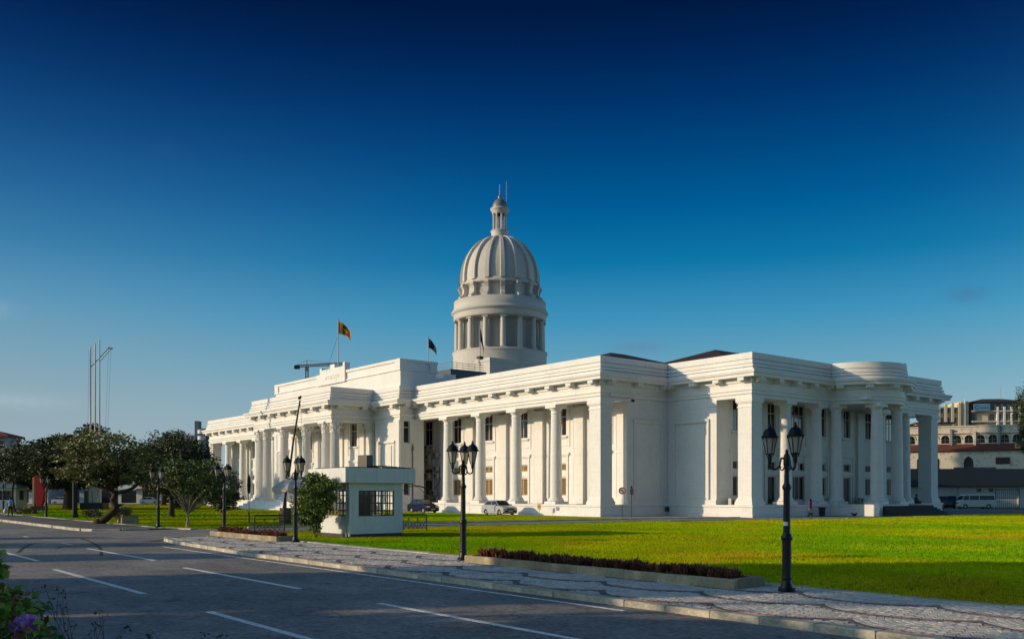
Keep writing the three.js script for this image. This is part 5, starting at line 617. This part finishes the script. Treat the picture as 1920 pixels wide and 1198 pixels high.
tree('columnar_tree', 'tall narrow dark tree at the right edge of the picture', [12.9, .05, -58.9], 119, { r: .25, path: [[0, 0, 0], [0, 3, 0], [0, 6, 0], [0, 12, 0]], crowns: [[0, 11.5, 0, 1.7, 4.2, 1.7, 110, 60], [.3, 8.4, -.3, 1.6, 2.2, 1.6, 46, 60]], leaf: .32, cols: DARK, every: 3, shape: .3 });
tree('kiosk_shrub', 'leafy climbing shrub with pale flowers against the kiosk', [20.0, .05, 38.3], 121, { r: .05, path: [[0, 0, 0], [.03, .4, 0], [0, .8, 0]], limbs: [[[.05, 0, .05], [.2, .9, -.1], [.3, 1.6, 0]], [[-.05, 0, 0], [-.3, .8, .1], [-.4, 1.6, .2]]], crowns: [[-.1, 2.0, 0, 1.15, 1.05, .85, 130, 80], [-.35, 1.3, .2, .9, .75, .7, 60, 70], [.45, 2.25, -.2, .9, .7, .55, 56, 70], [.0, .6, .1, .4, .35, .4, 12, 30]], leaf: .13, cols: [[.12, .2, .025], [.16, .25, .03], [.08, .14, .02], [.24, .28, .05]], every: 3 });
{ reseed(131); const fl = []; for (let i = 0; i < 60; i++) { const a = rr(0, 6.28), y = rr(.9, 2.7), r = rr(.55, .95); fl.push([19.9 + Math.cos(a) * r, y, 38.3 + Math.sin(a) * r * .8, .05, .04, .05, 6]); } const o = mesh('kiosk_shrub_blossom', leaves(fl, .07, [[.6, .58, .5], [.65, .6, .55]], .8), leafMat); o.userData.kind = 'stuff'; solo(o, 'small white blossoms scattered over the kiosk shrub', 'flowers'); }
{ reseed(141); const t = thing('tub_plant', 'pale spiky grass clump in a stone tub beside the crooked trunk', 'plant', [-5.9, .1, 39.6]); new B().cham(-.55, .55, 0, .55, -.55, .55, .03).mesh('tub', stoneM[2], t); const g = []; for (let i = 0; i < 60; i++) { const a = rr(0, 6.28), r = rr(0, .6); g.push([Math.cos(a) * r - .3, .55 + rr(0, .5), Math.sin(a) * r + .3, .25, .25, .25, 22]); } mesh('foliage', leaves(g, .3, [[.2, .2, .06], [.26, .24, .09], [.12, .14, .04]], .12), leafMat, t); }
for (const [x, z, w, n, l] of [[-44.5, 38.6, 2.6, 40, 'low dark hedge before the red arch'], [-24, 37.4, .9, 18, 'small grey green bush left of the crooked trunk']]) { reseed(151 + n); const t = thing('low_hedge', l, 'hedge', [x, .05, z]); const g = []; for (let i = 0; i < n; i++) g.push([rr(-w, w), rr(.15, .6), rr(-.5, .5), .35, .25, .35, 50]); new B().bar([0, 0, 0], [0, .5, 0], .06).bar([-w * .6, 0, 0], [-w * .6, .5, 0], .05).bar([w * .6, 0, 0], [w * .6, .5, 0], .05).mesh('stem', barkM, t); mesh('foliage', leaves(g, .16, DARK), leafMat, t); }
// foreground bougainvillea and bare twigs at the near kerb
{ reseed(161); const t = thing('roadside_bush', 'leafy bougainvillea bush with a purple bloom at the lower left corner', 'bush', [55.72, .05, 57.86]); const b = new B(), cl = []; for (let i = 0; i < 14; i++) limb(b, [[rr(-.1, .1), 0, rr(-.1, .1)], [rr(-.3, .3), .7, rr(-.25, .25)], [rr(-.35, .35), 1.5, rr(-.3, .3)]], .016, .004, 6); b.mesh('stem', barkM, t);
  const put = (x, y, z, r, n) => cl.push([x, y, z, r, r, r, n]); for (let i = 0; i < 90; i++) { const y = rr(1.1, 1.86), w = .34 * sm(1.98, 1.3, y) + .03; put(rr(-w, w), y, rr(-w, w), .07, 22); } for (let i = 0; i < 50; i++) put(rr(-.4, .45), rr(.3, 1.3), rr(-.4, .4), .1, 20);
  mesh('foliage', leaves(cl, .05, [[.12, .3, .02], [.17, .36, .03], [.09, .22, .018], [.3, .34, .05], [.26, .1, .04]], .6), leafMat, t);
  mesh('bloom', leaves([[.20, 1.56, -.17, .035, .03, .035, 26], [.23, 1.53, -.15, .03, .025, .03, 20], [.17, 1.55, -.2, .025, .02, .025, 16]], .045, [[.6, .22, .68], [.7, .35, .75], [.45, .13, .55]], .8), leafMat, t);
  const q = thing('bare_twigs', 'thin bare twigs rising right of the bougainvillea', 'shrub', [56.05, .05, 57.42]); const tw = new B(), lf = []; const grow = (p, d, L, r, k) => { const n = [p[0] + d[0] * L, p[1] + d[1] * L, p[2] + d[2] * L]; tw.bar(p, n, r, 5, r * .75); if (k > 1 && rnd() < .8) lf.push([...n, .012, .012, .012, 2]); if (!k || n[1] > 1.6) { lf.push([...n, .012, .012, .012, 3]); return; } for (let m = 0; m < (k > 2 ? 1 : 2) + (rnd() < .4 ? 1 : 0); m++) { const e = [d[0] + rr(-.55, .55), d[1] + rr(-.3, .25), d[2] + rr(-.55, .55)], q = Math.hypot(...e); grow(n, e.map((v) => v / q), L * rr(.65, .95), r * .72, k - 1); } };
  for (let i = 0; i < 12; i++) grow([rr(-.28, .2), .5, rr(-.2, .28)], [rr(-.2, .2), 1, rr(-.2, .2)], rr(.26, .34), .005, 4); tw.mesh('twig', std(C(.05, .035, .03), .9), q); mesh('leaf', leaves(lf, .022, DARK, .5), leafMat, q); }
// big park trees across the road behind the viewer's left; only their shadows reach the picture
const park = (q, z, cz, h0, h1, w, n, sd, l) => { const x = (q - 25.7) / .857 - .55 * (z - 50); tree('park_tree', l, [x, .05, z], sd, { r: .3, path: [[0, 0, 0], [.2, h0 * .5, .1], [0, h0 + .3, 0]], crowns: [[0, (h0 + h1) / 2, 0, w, (h1 - h0) / 2, cz, Math.round(n * 1.5), 80]], leaf: .72, cols: GREEN, every: 6 }, 'park trees across the road'); };
park(60.2, 69, 3.4, 2.0, 12.2, 3.5, 190, 201, 'large park tree shading the road before the planter');
park(65.6, 82, 2.0, 12.2, 16.5, 2.4, 70, 203, 'tall high crowned park tree shading the near lawn');
park(73.2, 66.5, 3.2, 1.2, 6.2, 8.6, 190, 205, 'low broad park tree shading the near road');
park(48.7, 68, 1.6, 2.2, 6.6, 1.15, 50, 207, 'narrow park tree fourth from the camera');
park(41.0, 67, 1.6, 2.4, 6.2, 1.5, 50, 209, 'narrow park tree fifth from the camera');
park(34.4, 66, 1.0, 3.3, 5.5, .7, 30, 211, 'small slim park tree sixth from the camera');
park(20, 72, 2, 9.5, 14, 1.3, 40, 217, 'park tree seventh from the camera');
park(6, 70, 2, 9, 14, 1.4, 40, 219, 'park tree eighth from the camera');
park(-8, 71, 2, 9, 15, 1.5, 40, 221, 'park tree ninth from the camera');
park(-24, 71, 2.2, 9, 16, 1.7, 44, 223, 'park tree tenth from the camera');
park(-42, 71, 2.2, 9, 16, 1.9, 44, 225, 'farthest park tree across the road');
let winBG, winFG;
// =====================================================================  BACKGROUND, RIGHT
{
  const t = thing('long_shed', 'long white shed with dark sloping roof behind the white van', 'building', [-6.5, 0, -77.2], .93); const sw = std(C(.68, .675, .66), .85, { map: plasterMap });
  new B().add(wallZ(-8, 34, 0, 3.5, 0, .3, [[4.8, 5.5, 2.4, 2.9], [6.6, 7.3, 2.4, 2.9], [12.8, 13.7, .1, 2.7], [13.9, 14.8, .1, 2.7]])).box(-8, 34, 0, 3.5, -8, -7.7).box(-8, -7.7, 0, 3.5, -7.7, -.3).mesh('wall', sw, t);
  const rf = std(C(.012, .02, .022), .7, { bumpMap: tex(128, (u) => { const k = .5 + .5 * Math.sin(u * 2 * PI * 8); return [k, k, k]; }, 2, false), bumpScale: .03 });
  const n = V(0, 0, 0); const slope = (z0, y0, z1, y1) => { const g = new THREE.BufferGeometry(); const p = [[-9, y0, z0], [35, y0, z0], [35, y1, z1], [-9, y0, z0], [35, y1, z1], [-9, y1, z1]]; g.setAttribute('position', new THREE.Float32BufferAttribute(p.flat(), 3)); g.computeVertexNormals(); return prep(g); };
  new B().add(slope(.9, 3.35, -4, 5.95)).add(slope(-4, 5.95, -8.9, 3.35)).add(slope(.85, 3.2, -4, 5.8)).box(-9, 35, 3.16, 3.37, .85, .95).mesh('roof', rf, t);
  for (const x of [5.15, 6.95]) new B().box(x - .35, x + .35, 2.4, 2.9, -.2, -.15).mesh('window', M.glass, t);
  for (const x of [13.25, 14.35]) { const d = part(t, 'door'); d.position.set(x, .1, -.12); mesh('leaf', new B().box(-.45, .45, 0, 2.6, -.05, 0).geo(), sw, d); mesh('pane', new B().box(-.27, .27, 1.3, 2.35, 0, .02).geo(), M.glass, d); }
  for (let i = 0; i < 5; i++) new B().box(-7 + i * 9, -6.75 + i * 9, 0, 3.2, .0, .18).mesh('pilaster', sw, t);
  new B().box(18.5, 18.8, 0, 3.3, .05, .3).mesh('red_post', std(C(.3, .03, .02), .7), t);
  const g = thing('barred_gate', 'dark barred gate leaf standing behind the white van', 'gate', [1.1, .05, -76.5], .93); const bb = new B(); new B().bar([0, 0, 0], [0, 2.8, 0], .06).bar([3.4, 0, 0], [3.4, 2.8, 0], .06).bar([0, 1.5, 0], [3.4, 1.5, 0], .04).bar([0, .1, 0], [3.4, .1, 0], .04).bar([0, 2.7, 0], [3.4, 2.7, 0], .04).mesh('frame', M.iron, g); for (let i = 1; i < 12; i++) { const q = new B().bar([i * .283, .1, 0], [i * .283, 2.7, 0], .022).mesh('bar', M.iron, g); }
}
{ // arcaded white building
  const t = thing('arcaded_building', 'white building with round arched upper arcade beyond the shed', 'building', [-16.2, 0, -101.8], .5), wm = std(C(.78, .73, .65), .85, { map: tex(512, (u, v) => { const k = .92 - Math.max(0, fbm(u, v, 14, 5, 77) - .55) * .8 + (fbm(u, v, 60, 2, 79) - .5) * .12; return [k, k * .97, k * .92]; }, 6) });
  const s = new THREE.Shape(); s.moveTo(-16, 10.7); s.lineTo(24, 10.7); s.lineTo(24, 13.8); s.lineTo(-16, 13.8); s.closePath(); const sp = 1.84;
  for (let i = 0; i < 20; i++) { const c = -15 + i * sp, h = new THREE.Path(); h.moveTo(c - .66, 10.85); h.lineTo(c - .66, 11.6); h.absarc(c, 11.6, .66, PI, 0, true); h.lineTo(c + .66, 10.85); h.closePath(); s.holes.push(h); }
  new B().add(prep(new THREE.ExtrudeGeometry(s, { depth: .45, bevelEnabled: false, curveSegments: 8 }).translate(0, 0, -.45))).mesh('arcade_wall', wm, t);
  const ag = (() => { const h = new B(); h.add(new THREE.TorusGeometry(.74, .1, 5, 14, PI).translate(0, 11.6, .05)); return h.geo(); })();
  for (let i = 0; i < 20; i++) { const o = mesh('arch_moulding', ag, wm, t); o.position.x = -15 + i * sp; const w = part(t, 'window'); w.position.set(-15 + i * sp, 10.7, -1.1); mesh('pane', winBG ??= new B().box(-.7, .7, 0, 1.7, -.05, 0).geo(), std(C(.03, .05, .06), .3), w); mesh('frame', winFG ??= new B().box(-.04, .04, 0, 1.7, 0, .06).box(-.7, .7, .8, .88, 0, .06).geo(), wm, w); }
  for (let i = 0; i < 11; i++) { const x = -15.97 + i * sp * 2 , y1 = 13.7 - (i % 3) * .5; new B().cham(x - .18, x + .18, 9.6, y1, .02, .5, .03).cham(x - .26, x + .26, y1, y1 + .12, -.05, .56, .02).mesh('buttress', i % 2 ? wm : M.grey, t); }
  new B().box(-16, 24, 12.55, 12.72, 0, .3).box(-16, 24, 13.7, 13.9, -.5, .15).mesh('string_course', wm, t);
  new B().box(-16, 24, 0, 9.4, -9, -1.4).box(-16, 24, 9.4, 13.6, -9, -1.7).mesh('core_wall', wm, t);
  { const g = new THREE.BufferGeometry(); const p = [[-16, 9.65, 2.2], [24, 9.65, 2.2], [24, 10.75, 0], [-16, 9.65, 2.2], [24, 10.75, 0], [-16, 10.75, 0]]; g.setAttribute('position', new THREE.Float32BufferAttribute(p.flat(), 3)); g.computeVertexNormals(); const n = new B().add(g).box(-16, 24, 9.45, 9.65, 2.0, 2.2); n.mesh('tiled_roof', std(C(.13, .035, .022), .85), t); }
  const s2 = new THREE.Shape(); s2.moveTo(-16, 0); s2.lineTo(24, 0); s2.lineTo(24, 9.5); s2.lineTo(-16, 9.5); s2.closePath(); const og = (c, w, y, hh) => { const h = new THREE.Path(); h.moveTo(c - w, y); h.lineTo(c - w, y + hh); h.quadraticCurveTo(c - w * .9, y + hh + w * .8, c, y + hh + w * 1.25); h.quadraticCurveTo(c + w * .9, y + hh + w * .8, c + w, y + hh); h.lineTo(c + w, y); h.closePath(); s2.holes.push(h); return c; };
  const W = [[-6.4, .3, 6.4, 1.5], [-4.9, .3, 6.4, 1.5], [-3.4, .3, 6.4, 1.5], [1.4, .75, 5.2, 2.4], [13, .75, 5.2, 2.5], [17, .6, 5.2, 2.4]]; for (const w of W) og(...w); new B().add(prep(new THREE.ExtrudeGeometry(s2, { depth: .4, bevelEnabled: false, curveSegments: 6 }).translate(0, 0, 1.3))).mesh('lower_wall', wm, t); for (const [c, w, y, h] of W) new B().box(c - w, c + w, y, y + h + w * 1.3, 1.2, 1.25).mesh('arched_window', std(C(.05, .03, .03), .4), t);
  new B().box(5.5, 7.6, 7.2, 8.3, 1.7, 1.9).mesh('shutter', M.brown, t); new B().box(8.4, 12.4, 9.7, 10.7, 1.6, 3).mesh('yellow_parapet', std(C(.42, .3, .12), .85), t);
}
{ const t = thing('block_wall', 'low grey block wall between the shed and the arcaded building', 'wall', [-10, 0, -88], .8); reseed(171); const g = [0, 1].map((k) => new B().cham(-.38, .38, 0, .38, -.15, .15, .02).geo()), m = [std(C(.12, .13, .14), .9), std(C(.16, .17, .18), .9), std(C(.09, .1, .11), .9)]; new B().box(-4, 6, 0, 5.9, -.13, .1).mesh('mortar', m[2], t); for (let j = 0; j < 6; j++) for (let i = 0; i < 12; i++) { if (j > 4 && i < 4) continue; const o = mesh('block', g[0], m[Math.floor(rnd() * 3)], t); o.position.set(-3.6 + i * .8 + (j % 2) * .4, 3.95 + j * .4, 0); } }
{ const t = thing('annex_house', 'cream house with brown eave left of the arcaded roofs', 'house', [-33, 0, -108.5], .75); const cw = std(C(.72, .64, .52), .85, { map: plasterMap }); new B().box(-9, 5, 0, 14.9, -5, 0).mesh('wall', cw, t); new B().box(-9.4, 5.4, 14.9, 15.2, -5.4, .7).mesh('eave', M.brown, t); new B().box(5.4, 12, 13.2, 15.5, -6, -1).mesh('side_wall', cw, t); new B().box(5.2, 12.3, 15.5, 15.8, -6.3, -.5).mesh('dark_roof', M.roof, t); new B().box(-2.2, -.4, 12.6, 14.6, 0, .05).mesh('window', M.glass, t); new B().box(2, 3.6, 12.6, 14.6, 0, .05).mesh('window', M.glass, t); }
{ const t = thing('hotel_block', 'tall cream block with balconies and blue roof sign far right', 'building', [-95.9, 0, -274.5], .8); const cr = std(C(.75, .66, .5), .85, { map: plasterMap }), gr = std(C(.52, .49, .44), .85), tn = std(C(.62, .53, .36), .85), gl = std(C(.05, .1, .13), .2), br = std(C(.06, .03, .02), .7);  // wall colours carry the light: sunlit left wing cream, shaded right wing grey
  new B().box(-12.5, -2.4, 0, 33, -12, 0).mesh('left_wing_wall', cr, t); for (let i = 0; i < 5; i++) new B().box(-12.8 + i * 2.35, -12.0 + i * 2.35, 0, 33.6 + i * .25, 0, 1.1).mesh('pier', tn, t); for (let j = 0; j < 4; j++) for (let i = 0; i < 4; i++) new B().box(-11.7 + i * 2.35, -10.8 + i * 2.35, 21 + j * 3.3, 22.7 + j * 3.3, 0, .12).mesh('window', gl, t);
  new B().box(-2.4, .2, 0, 35, -12, .5).mesh('stair_tower', tn, t); new B().box(-1.2, -.9, 0, 35.8, .5, .8).mesh('vent_pipe', M.white, t); new B().box(.2, 1.4, 0, 34.6, -12, .2).mesh('dark_shaft', br, t);
  new B().box(1.4, 20, 0, 34.5, -12, -1.6).mesh('right_wing_wall', gr, t); for (let j = 0; j < 4; j++) { const y = 20.2 + j * 3.7; new B().box(1.4, 20, y, y + .45, -1.6, .6).mesh('balcony_slab', cr, t); new B().box(3.6, 7.4, y + .45, y + 3.3, -1.6, -.9).mesh('bay', cr, t); for (let i = 0; i < 5; i++) new B().box(8.3 + i * 2.3, 9.7 + i * 2.3, y + .6, y + 2.9, -1.6, -1.5).mesh('window', gl, t); new B().box(2, 3.1, y + .6, y + 3.1, -1.6, -1.5).mesh('window', gl, t); } for (const x of [10.2, 12.5, 15, 17.6, 19.6]) new B().box(x - .3, x + .3, 0, 33, -.2, .7).mesh('column', M.white, t);
  new B().box(.6, 20.5, 34.5, 34.8, -12.3, 1).add(hip(.4, 20.7, -12.5, 1.1, 34.8, 36.4, false)).mesh('roof', std(C(.05, .04, .04), .8), t);
  const sg = part(t, 'roof_sign'); sg.position.set(4.6, 32.8, .9); mesh('panel', new B().box(-2.8, 2.8, -1.3, 1.3, -.1, .1).geo(), M.grey, sg); mesh('print', prep(new THREE.PlaneGeometry(5.5, 2.5).translate(0, 0, .115)), std(0xffffff, .6, { map: canvasTex(256, 116, (g) => { g.fillStyle = '#5f8fb4'; g.fillRect(0, 0, 256, 116); g.strokeStyle = '#17406e'; g.lineWidth = 12; g.beginPath(); g.arc(52, 58, 32, .7, 5.6); g.stroke(); g.fillStyle = '#12365f'; for (let i = 0; i < 8; i++) g.fillRect(88 + i * 19, 56, 12, 22); }) }), sg); new B().bar([13, 36, -4], [13, 40.5, -4], .08).mesh('mast', M.steel, t); }
// =====================================================================  BACKGROUND, LEFT
{ const t = thing('pole_monument', 'three tall steel poles with slanted arms on a black plinth', 'monument', [-65, .05, 26.8], .898);
  new B().cham(-1.5, 1.4, 0, .95, -.9, .9, .03).mesh('plinth', std(C(.012, .013, .013), .5), t);
  const H = [20.9, 21.3, 21.8]; [-.55, .03, .6].forEach((x, i) => { const p = part(t, 'pole'); mesh('pylon', new B().cham(x - .17, x + .17, .95, 6.6, -.17, .17, .02).geo(), M.white, p); mesh('tube', new B().cyl(x, 6.6, H[i], 0, .1, .075, 10).geo(), std(C(.33, .35, .37), .5, { metalness: .3 }), p); });
  for (const [a, b] of [[[-.5, 18.3, 0], [1.75, 20.7, 0]], [[.6, 18.95, 0], [2.2, 20.6, .3]]]) { new B().bar(a, b, .055).cham(b[0] - .06, b[0] + .2, b[1] - .08, b[1] + .12, b[2] - .08, b[2] + .08, .02).mesh('arm', M.steel, t); }
  new B().bar([2.2, 20.5, .3], [1.6, 7, .2], .012).bar([1.75, 20.6, 0], [1.2, 7, 0], .012).bar([-.7, 20.5, .1], [-.9, 7, .1], .012).mesh('cord', M.dark, t); }
{ const t = thing('red_arch', 'tall red curved panel with a yellow edge on the left lawn', 'sculpture', [-62.9, .05, 33.8], .898); const pts = []; for (let i = 0; i <= 16; i++) { const k = i / 16; pts.push([.12 + .62 * Math.sin(k * PI * .95) ** .6 + .1 * k, .6 + 3.65 * (1 - k)]); } const sh = [[-.35, 4.25], ...pts, [-.1, .6]];
  new B().ext(sh, .5, new THREE.Matrix4().makeTranslation(0, 0, -.25), .03).mesh('panel', std(C(.30, .008, .012), .9), t); new B().box(-.6, -.38, .6, 4.15, -.2, .2).mesh('edge_strip', std(C(.4, .26, .06), .6), t); new B().box(-.37, -.2, .8, 4, -.15, .26).mesh('recess', std(C(.03, .02, .08), .5), t); new B().cham(-.7, .95, 0, .6, -.5, .5, .03).mesh('base', M.iron, t); }
{ const t = thing('gate_booth', 'small white booth with grey hipped roof at the left edge', 'kiosk', [-73.2, .05, 34.6], .75); new B().add(wallZ(-2.2, 1.1, 0, 3, 1.1, .15, [[-1.2, .45, 1.3, 2.5]])).add(wallX(-1.1, .94, 0, 3, 1.1, .15, [[-.5, .4, 1.3, 2.5]])).box(-2.2, -2.05, 0, 3, -1.1, .94).box(-2.05, .94, 0, 3, -1.1, -.95).mesh('wall', std(C(.7, .7, .68), .8, { map: plasterMap }), t); new B().add(hip(-2.7, 1.6, -1.6, 1.6, 2.95, 3.75, false)).box(-2.7, 1.6, 2.88, 2.95, -1.6, 1.6).mesh('roof', std(C(.4, .42, .42), .8), t); const w = part(t, 'window'); mesh('pane', new B().box(-1.2, .45, 1.3, 2.5, .98, 1).geo(), M.glass, w); mesh('frame', new B().box(-1.2, .45, 1.87, 1.93, 1, 1.05).box(-.68, -.62, 1.3, 2.5, 1, 1.04).box(-.12, -.06, 1.3, 2.5, 1, 1.04).geo(), std(C(.12, .05, .02), .6), w); }
function shop(label, x, z, w, h, wall, awn, sd) { reseed(sd); const t = thing('shop_building', label, 'building', [x, 0, z], .898, 'far shops behind the left lawn'); const n = Math.max(2, Math.round(w / 4)), holes = []; for (let i = 0; i < n; i++) { const c = (i + .5) * w / n; holes.push([c - w / n * .36, c + w / n * .36, .2, 2.7], [c - .7, c + .7, 3.9, Math.min(h - .5, 5.3)]); } new B().add(wallZ(0, w, 0, h, 0, .35, holes)).box(0, w, 0, h, -10, -9.7).box(0, .3, 0, h, -9.7, -.35).box(w - .3, w, 0, h, -9.7, -.35).mesh('wall', wall, t); new B().box(-.2, w + .2, h, h + .3, -10.2, .3).mesh('roof', M.grey, t); for (let i = 0; i < n; i++) { const c = (i + .5) * w / n; new B().box(c - w / n * .36, c + w / n * .36, .2, 2.7, -.35, -.3).mesh('shop_front', M.glass, t); new B().box(c - .7, c + .7, 3.9, Math.min(h - .5, 5.3), -.3, -.25).mesh('window', std(C(.06, .1, .13), .2), t); new B().add(new THREE.BoxGeometry(w / n * .86, .06, 1.3).rotateX(.25).translate(c, 3.05, .6)).mesh('awning', awn[i % awn.length], t); } }
const aw = [std(C(.3, .04, .03), .8), std(C(.3, .33, .36), .8), std(C(.05, .1, .2), .8), std(C(.35, .2, .08), .8)];
shop('white two storey shop far behind the left booth', -156, 26, 14, 6.2, M.white, [aw[1], aw[2]], 1); shop('pale grey shop far behind the red arch', -146, 12, 10, 5.6, std(C(.4, .43, .46), .85), [aw[2]], 2); shop('white low shop far behind the pole monument', -138.8, 3.6, 13, 6.6, M.white, [aw[1], aw[0]], 3); shop('cream low shop with red awnings far behind the sapling', -130, -7.4, 12, 4.8, std(C(.55, .48, .38), .85), [aw[0], aw[3]], 4);
{ reseed(181); const far = [[-137, 14.5, 'white car parked far behind the pole monument', C(.5, .5, .5)], [-127.4, .6, 'pale blue car parked far behind the sapling', C(.25, .32, .4)], [-143.5, 22, 'dark car parked far behind the red arch', C(.02, .02, .03)], [-122.4, -4.5, 'second pale car parked far behind the sapling', C(.42, .44, .46)]]; for (const [x, z, l, c] of far) car('far_car', l, 'car', [x, 0, z], .898, { ...hatch, color: c }); }
{ const t = thing('banded_tower', 'grey tower with pale curved balconies behind the left end of the hall', 'building', [-197, 0, -35.3], .898); new B().box(-1.5, 3, 0, 20.5, -5, 0).box(-2.6, -1.5, 0, 22.6, -3, -.5).mesh('core_wall', std(C(.12, .15, .18), .7), t); for (let j = 0; j < 11; j++) new B().cyl(-.3, 1.5 + j * 1.75, 2.5 + j * 1.75, .2, 1.15, 1.15, 20).mesh('balcony', M.white, t); for (let j = 0; j < 5; j++) new B().box(1.2, 2.7, 4 + j * 3.4, 5.6 + j * 3.4, 0, .08).mesh('window', M.glass, t); new B().box(-6.5, -3, 0, 18.8, -6, -2).mesh('side_wall', std(C(.3, .36, .42), .7), t); }
{ const t = thing('red_roof_house', 'grey block with red brown overhanging roof at the far left edge', 'building', [-199.5, 0, 15.8], .898); new B().box(-4, 2.4, 0, 16.2, -6, 0).mesh('wall', std(C(.32, .3, .28), .85), t); new B().box(-5, 3.4, 16.2, 16.6, -7, 1).add(hip(-5, 3.4, -7, 1, 16.6, 17.8, false)).mesh('roof', std(C(.16, .04, .025), .8), t); new B().box(2.6, 6.6, 0, 13.6, -6, 1).mesh('annex_wall', M.grey, t); for (let i = 0; i < 3; i++) new B().box(-3.4 + i * 1.9, -2.2 + i * 1.9, 13.6, 15.2, 0, .08).mesh('window', M.glass, t); }
{ const t = thing('tower_crane', 'distant tower crane rising behind the centre roof', 'crane', [-584, 0, -255.8], .898); const cm = std(C(.22, .13, .1), .8), lat = (a, b, w, n) => { const q = new B(), A = V(...a), Bv = V(...b); for (const [i, j] of [[-1, -1], [1, -1], [1, 1], [-1, 1]]) { const off = Math.abs(A.y - Bv.y) > 5 ? [i * w, 0, j * w] : [0, i * w, j * w]; q.bar([a[0] + off[0], a[1] + off[1], a[2] + off[2]], [b[0] + off[0], b[1] + off[1], b[2] + off[2]], .3, 5); } for (let k = 0; k < n; k++) { const p = A.clone().lerp(Bv, k / n), r = A.clone().lerp(Bv, (k + 1) / n); q.bar([p.x - (Math.abs(A.y - Bv.y) > 5 ? w : 0), p.y - (Math.abs(A.y - Bv.y) > 5 ? 0 : w), p.z], [r.x + (Math.abs(A.y - Bv.y) > 5 ? w : 0), r.y + (Math.abs(A.y - Bv.y) > 5 ? 0 : w), r.z], .2, 4); } return q; };
  lat([0, 0, 0], [0, 97, 0], .9, 40).mesh('mast', cm, t); lat([-9, 98.5, 0], [27, 100.5, 0], .7, 26).mesh('jib', cm, t); new B().box(-9.5, -5.5, 96.5, 99, -1, 1).mesh('counterweight', M.dark, t); new B().box(-1.2, 1.2, 95, 98, -1.2, 1.2).mesh('cab', cm, t); new B().bar([0, 97, 0], [0, 103, 0], .3).bar([0, 103, 0], [20, 100.7, 0], .12).bar([0, 103, 0], [-8, 99.5, 0], .12).mesh('apex', cm, t); }
scene.traverse((o) => { if (o.isMesh) { o.castShadow = true; o.receiveShadow = true; } });
renderer.render(scene, camera);
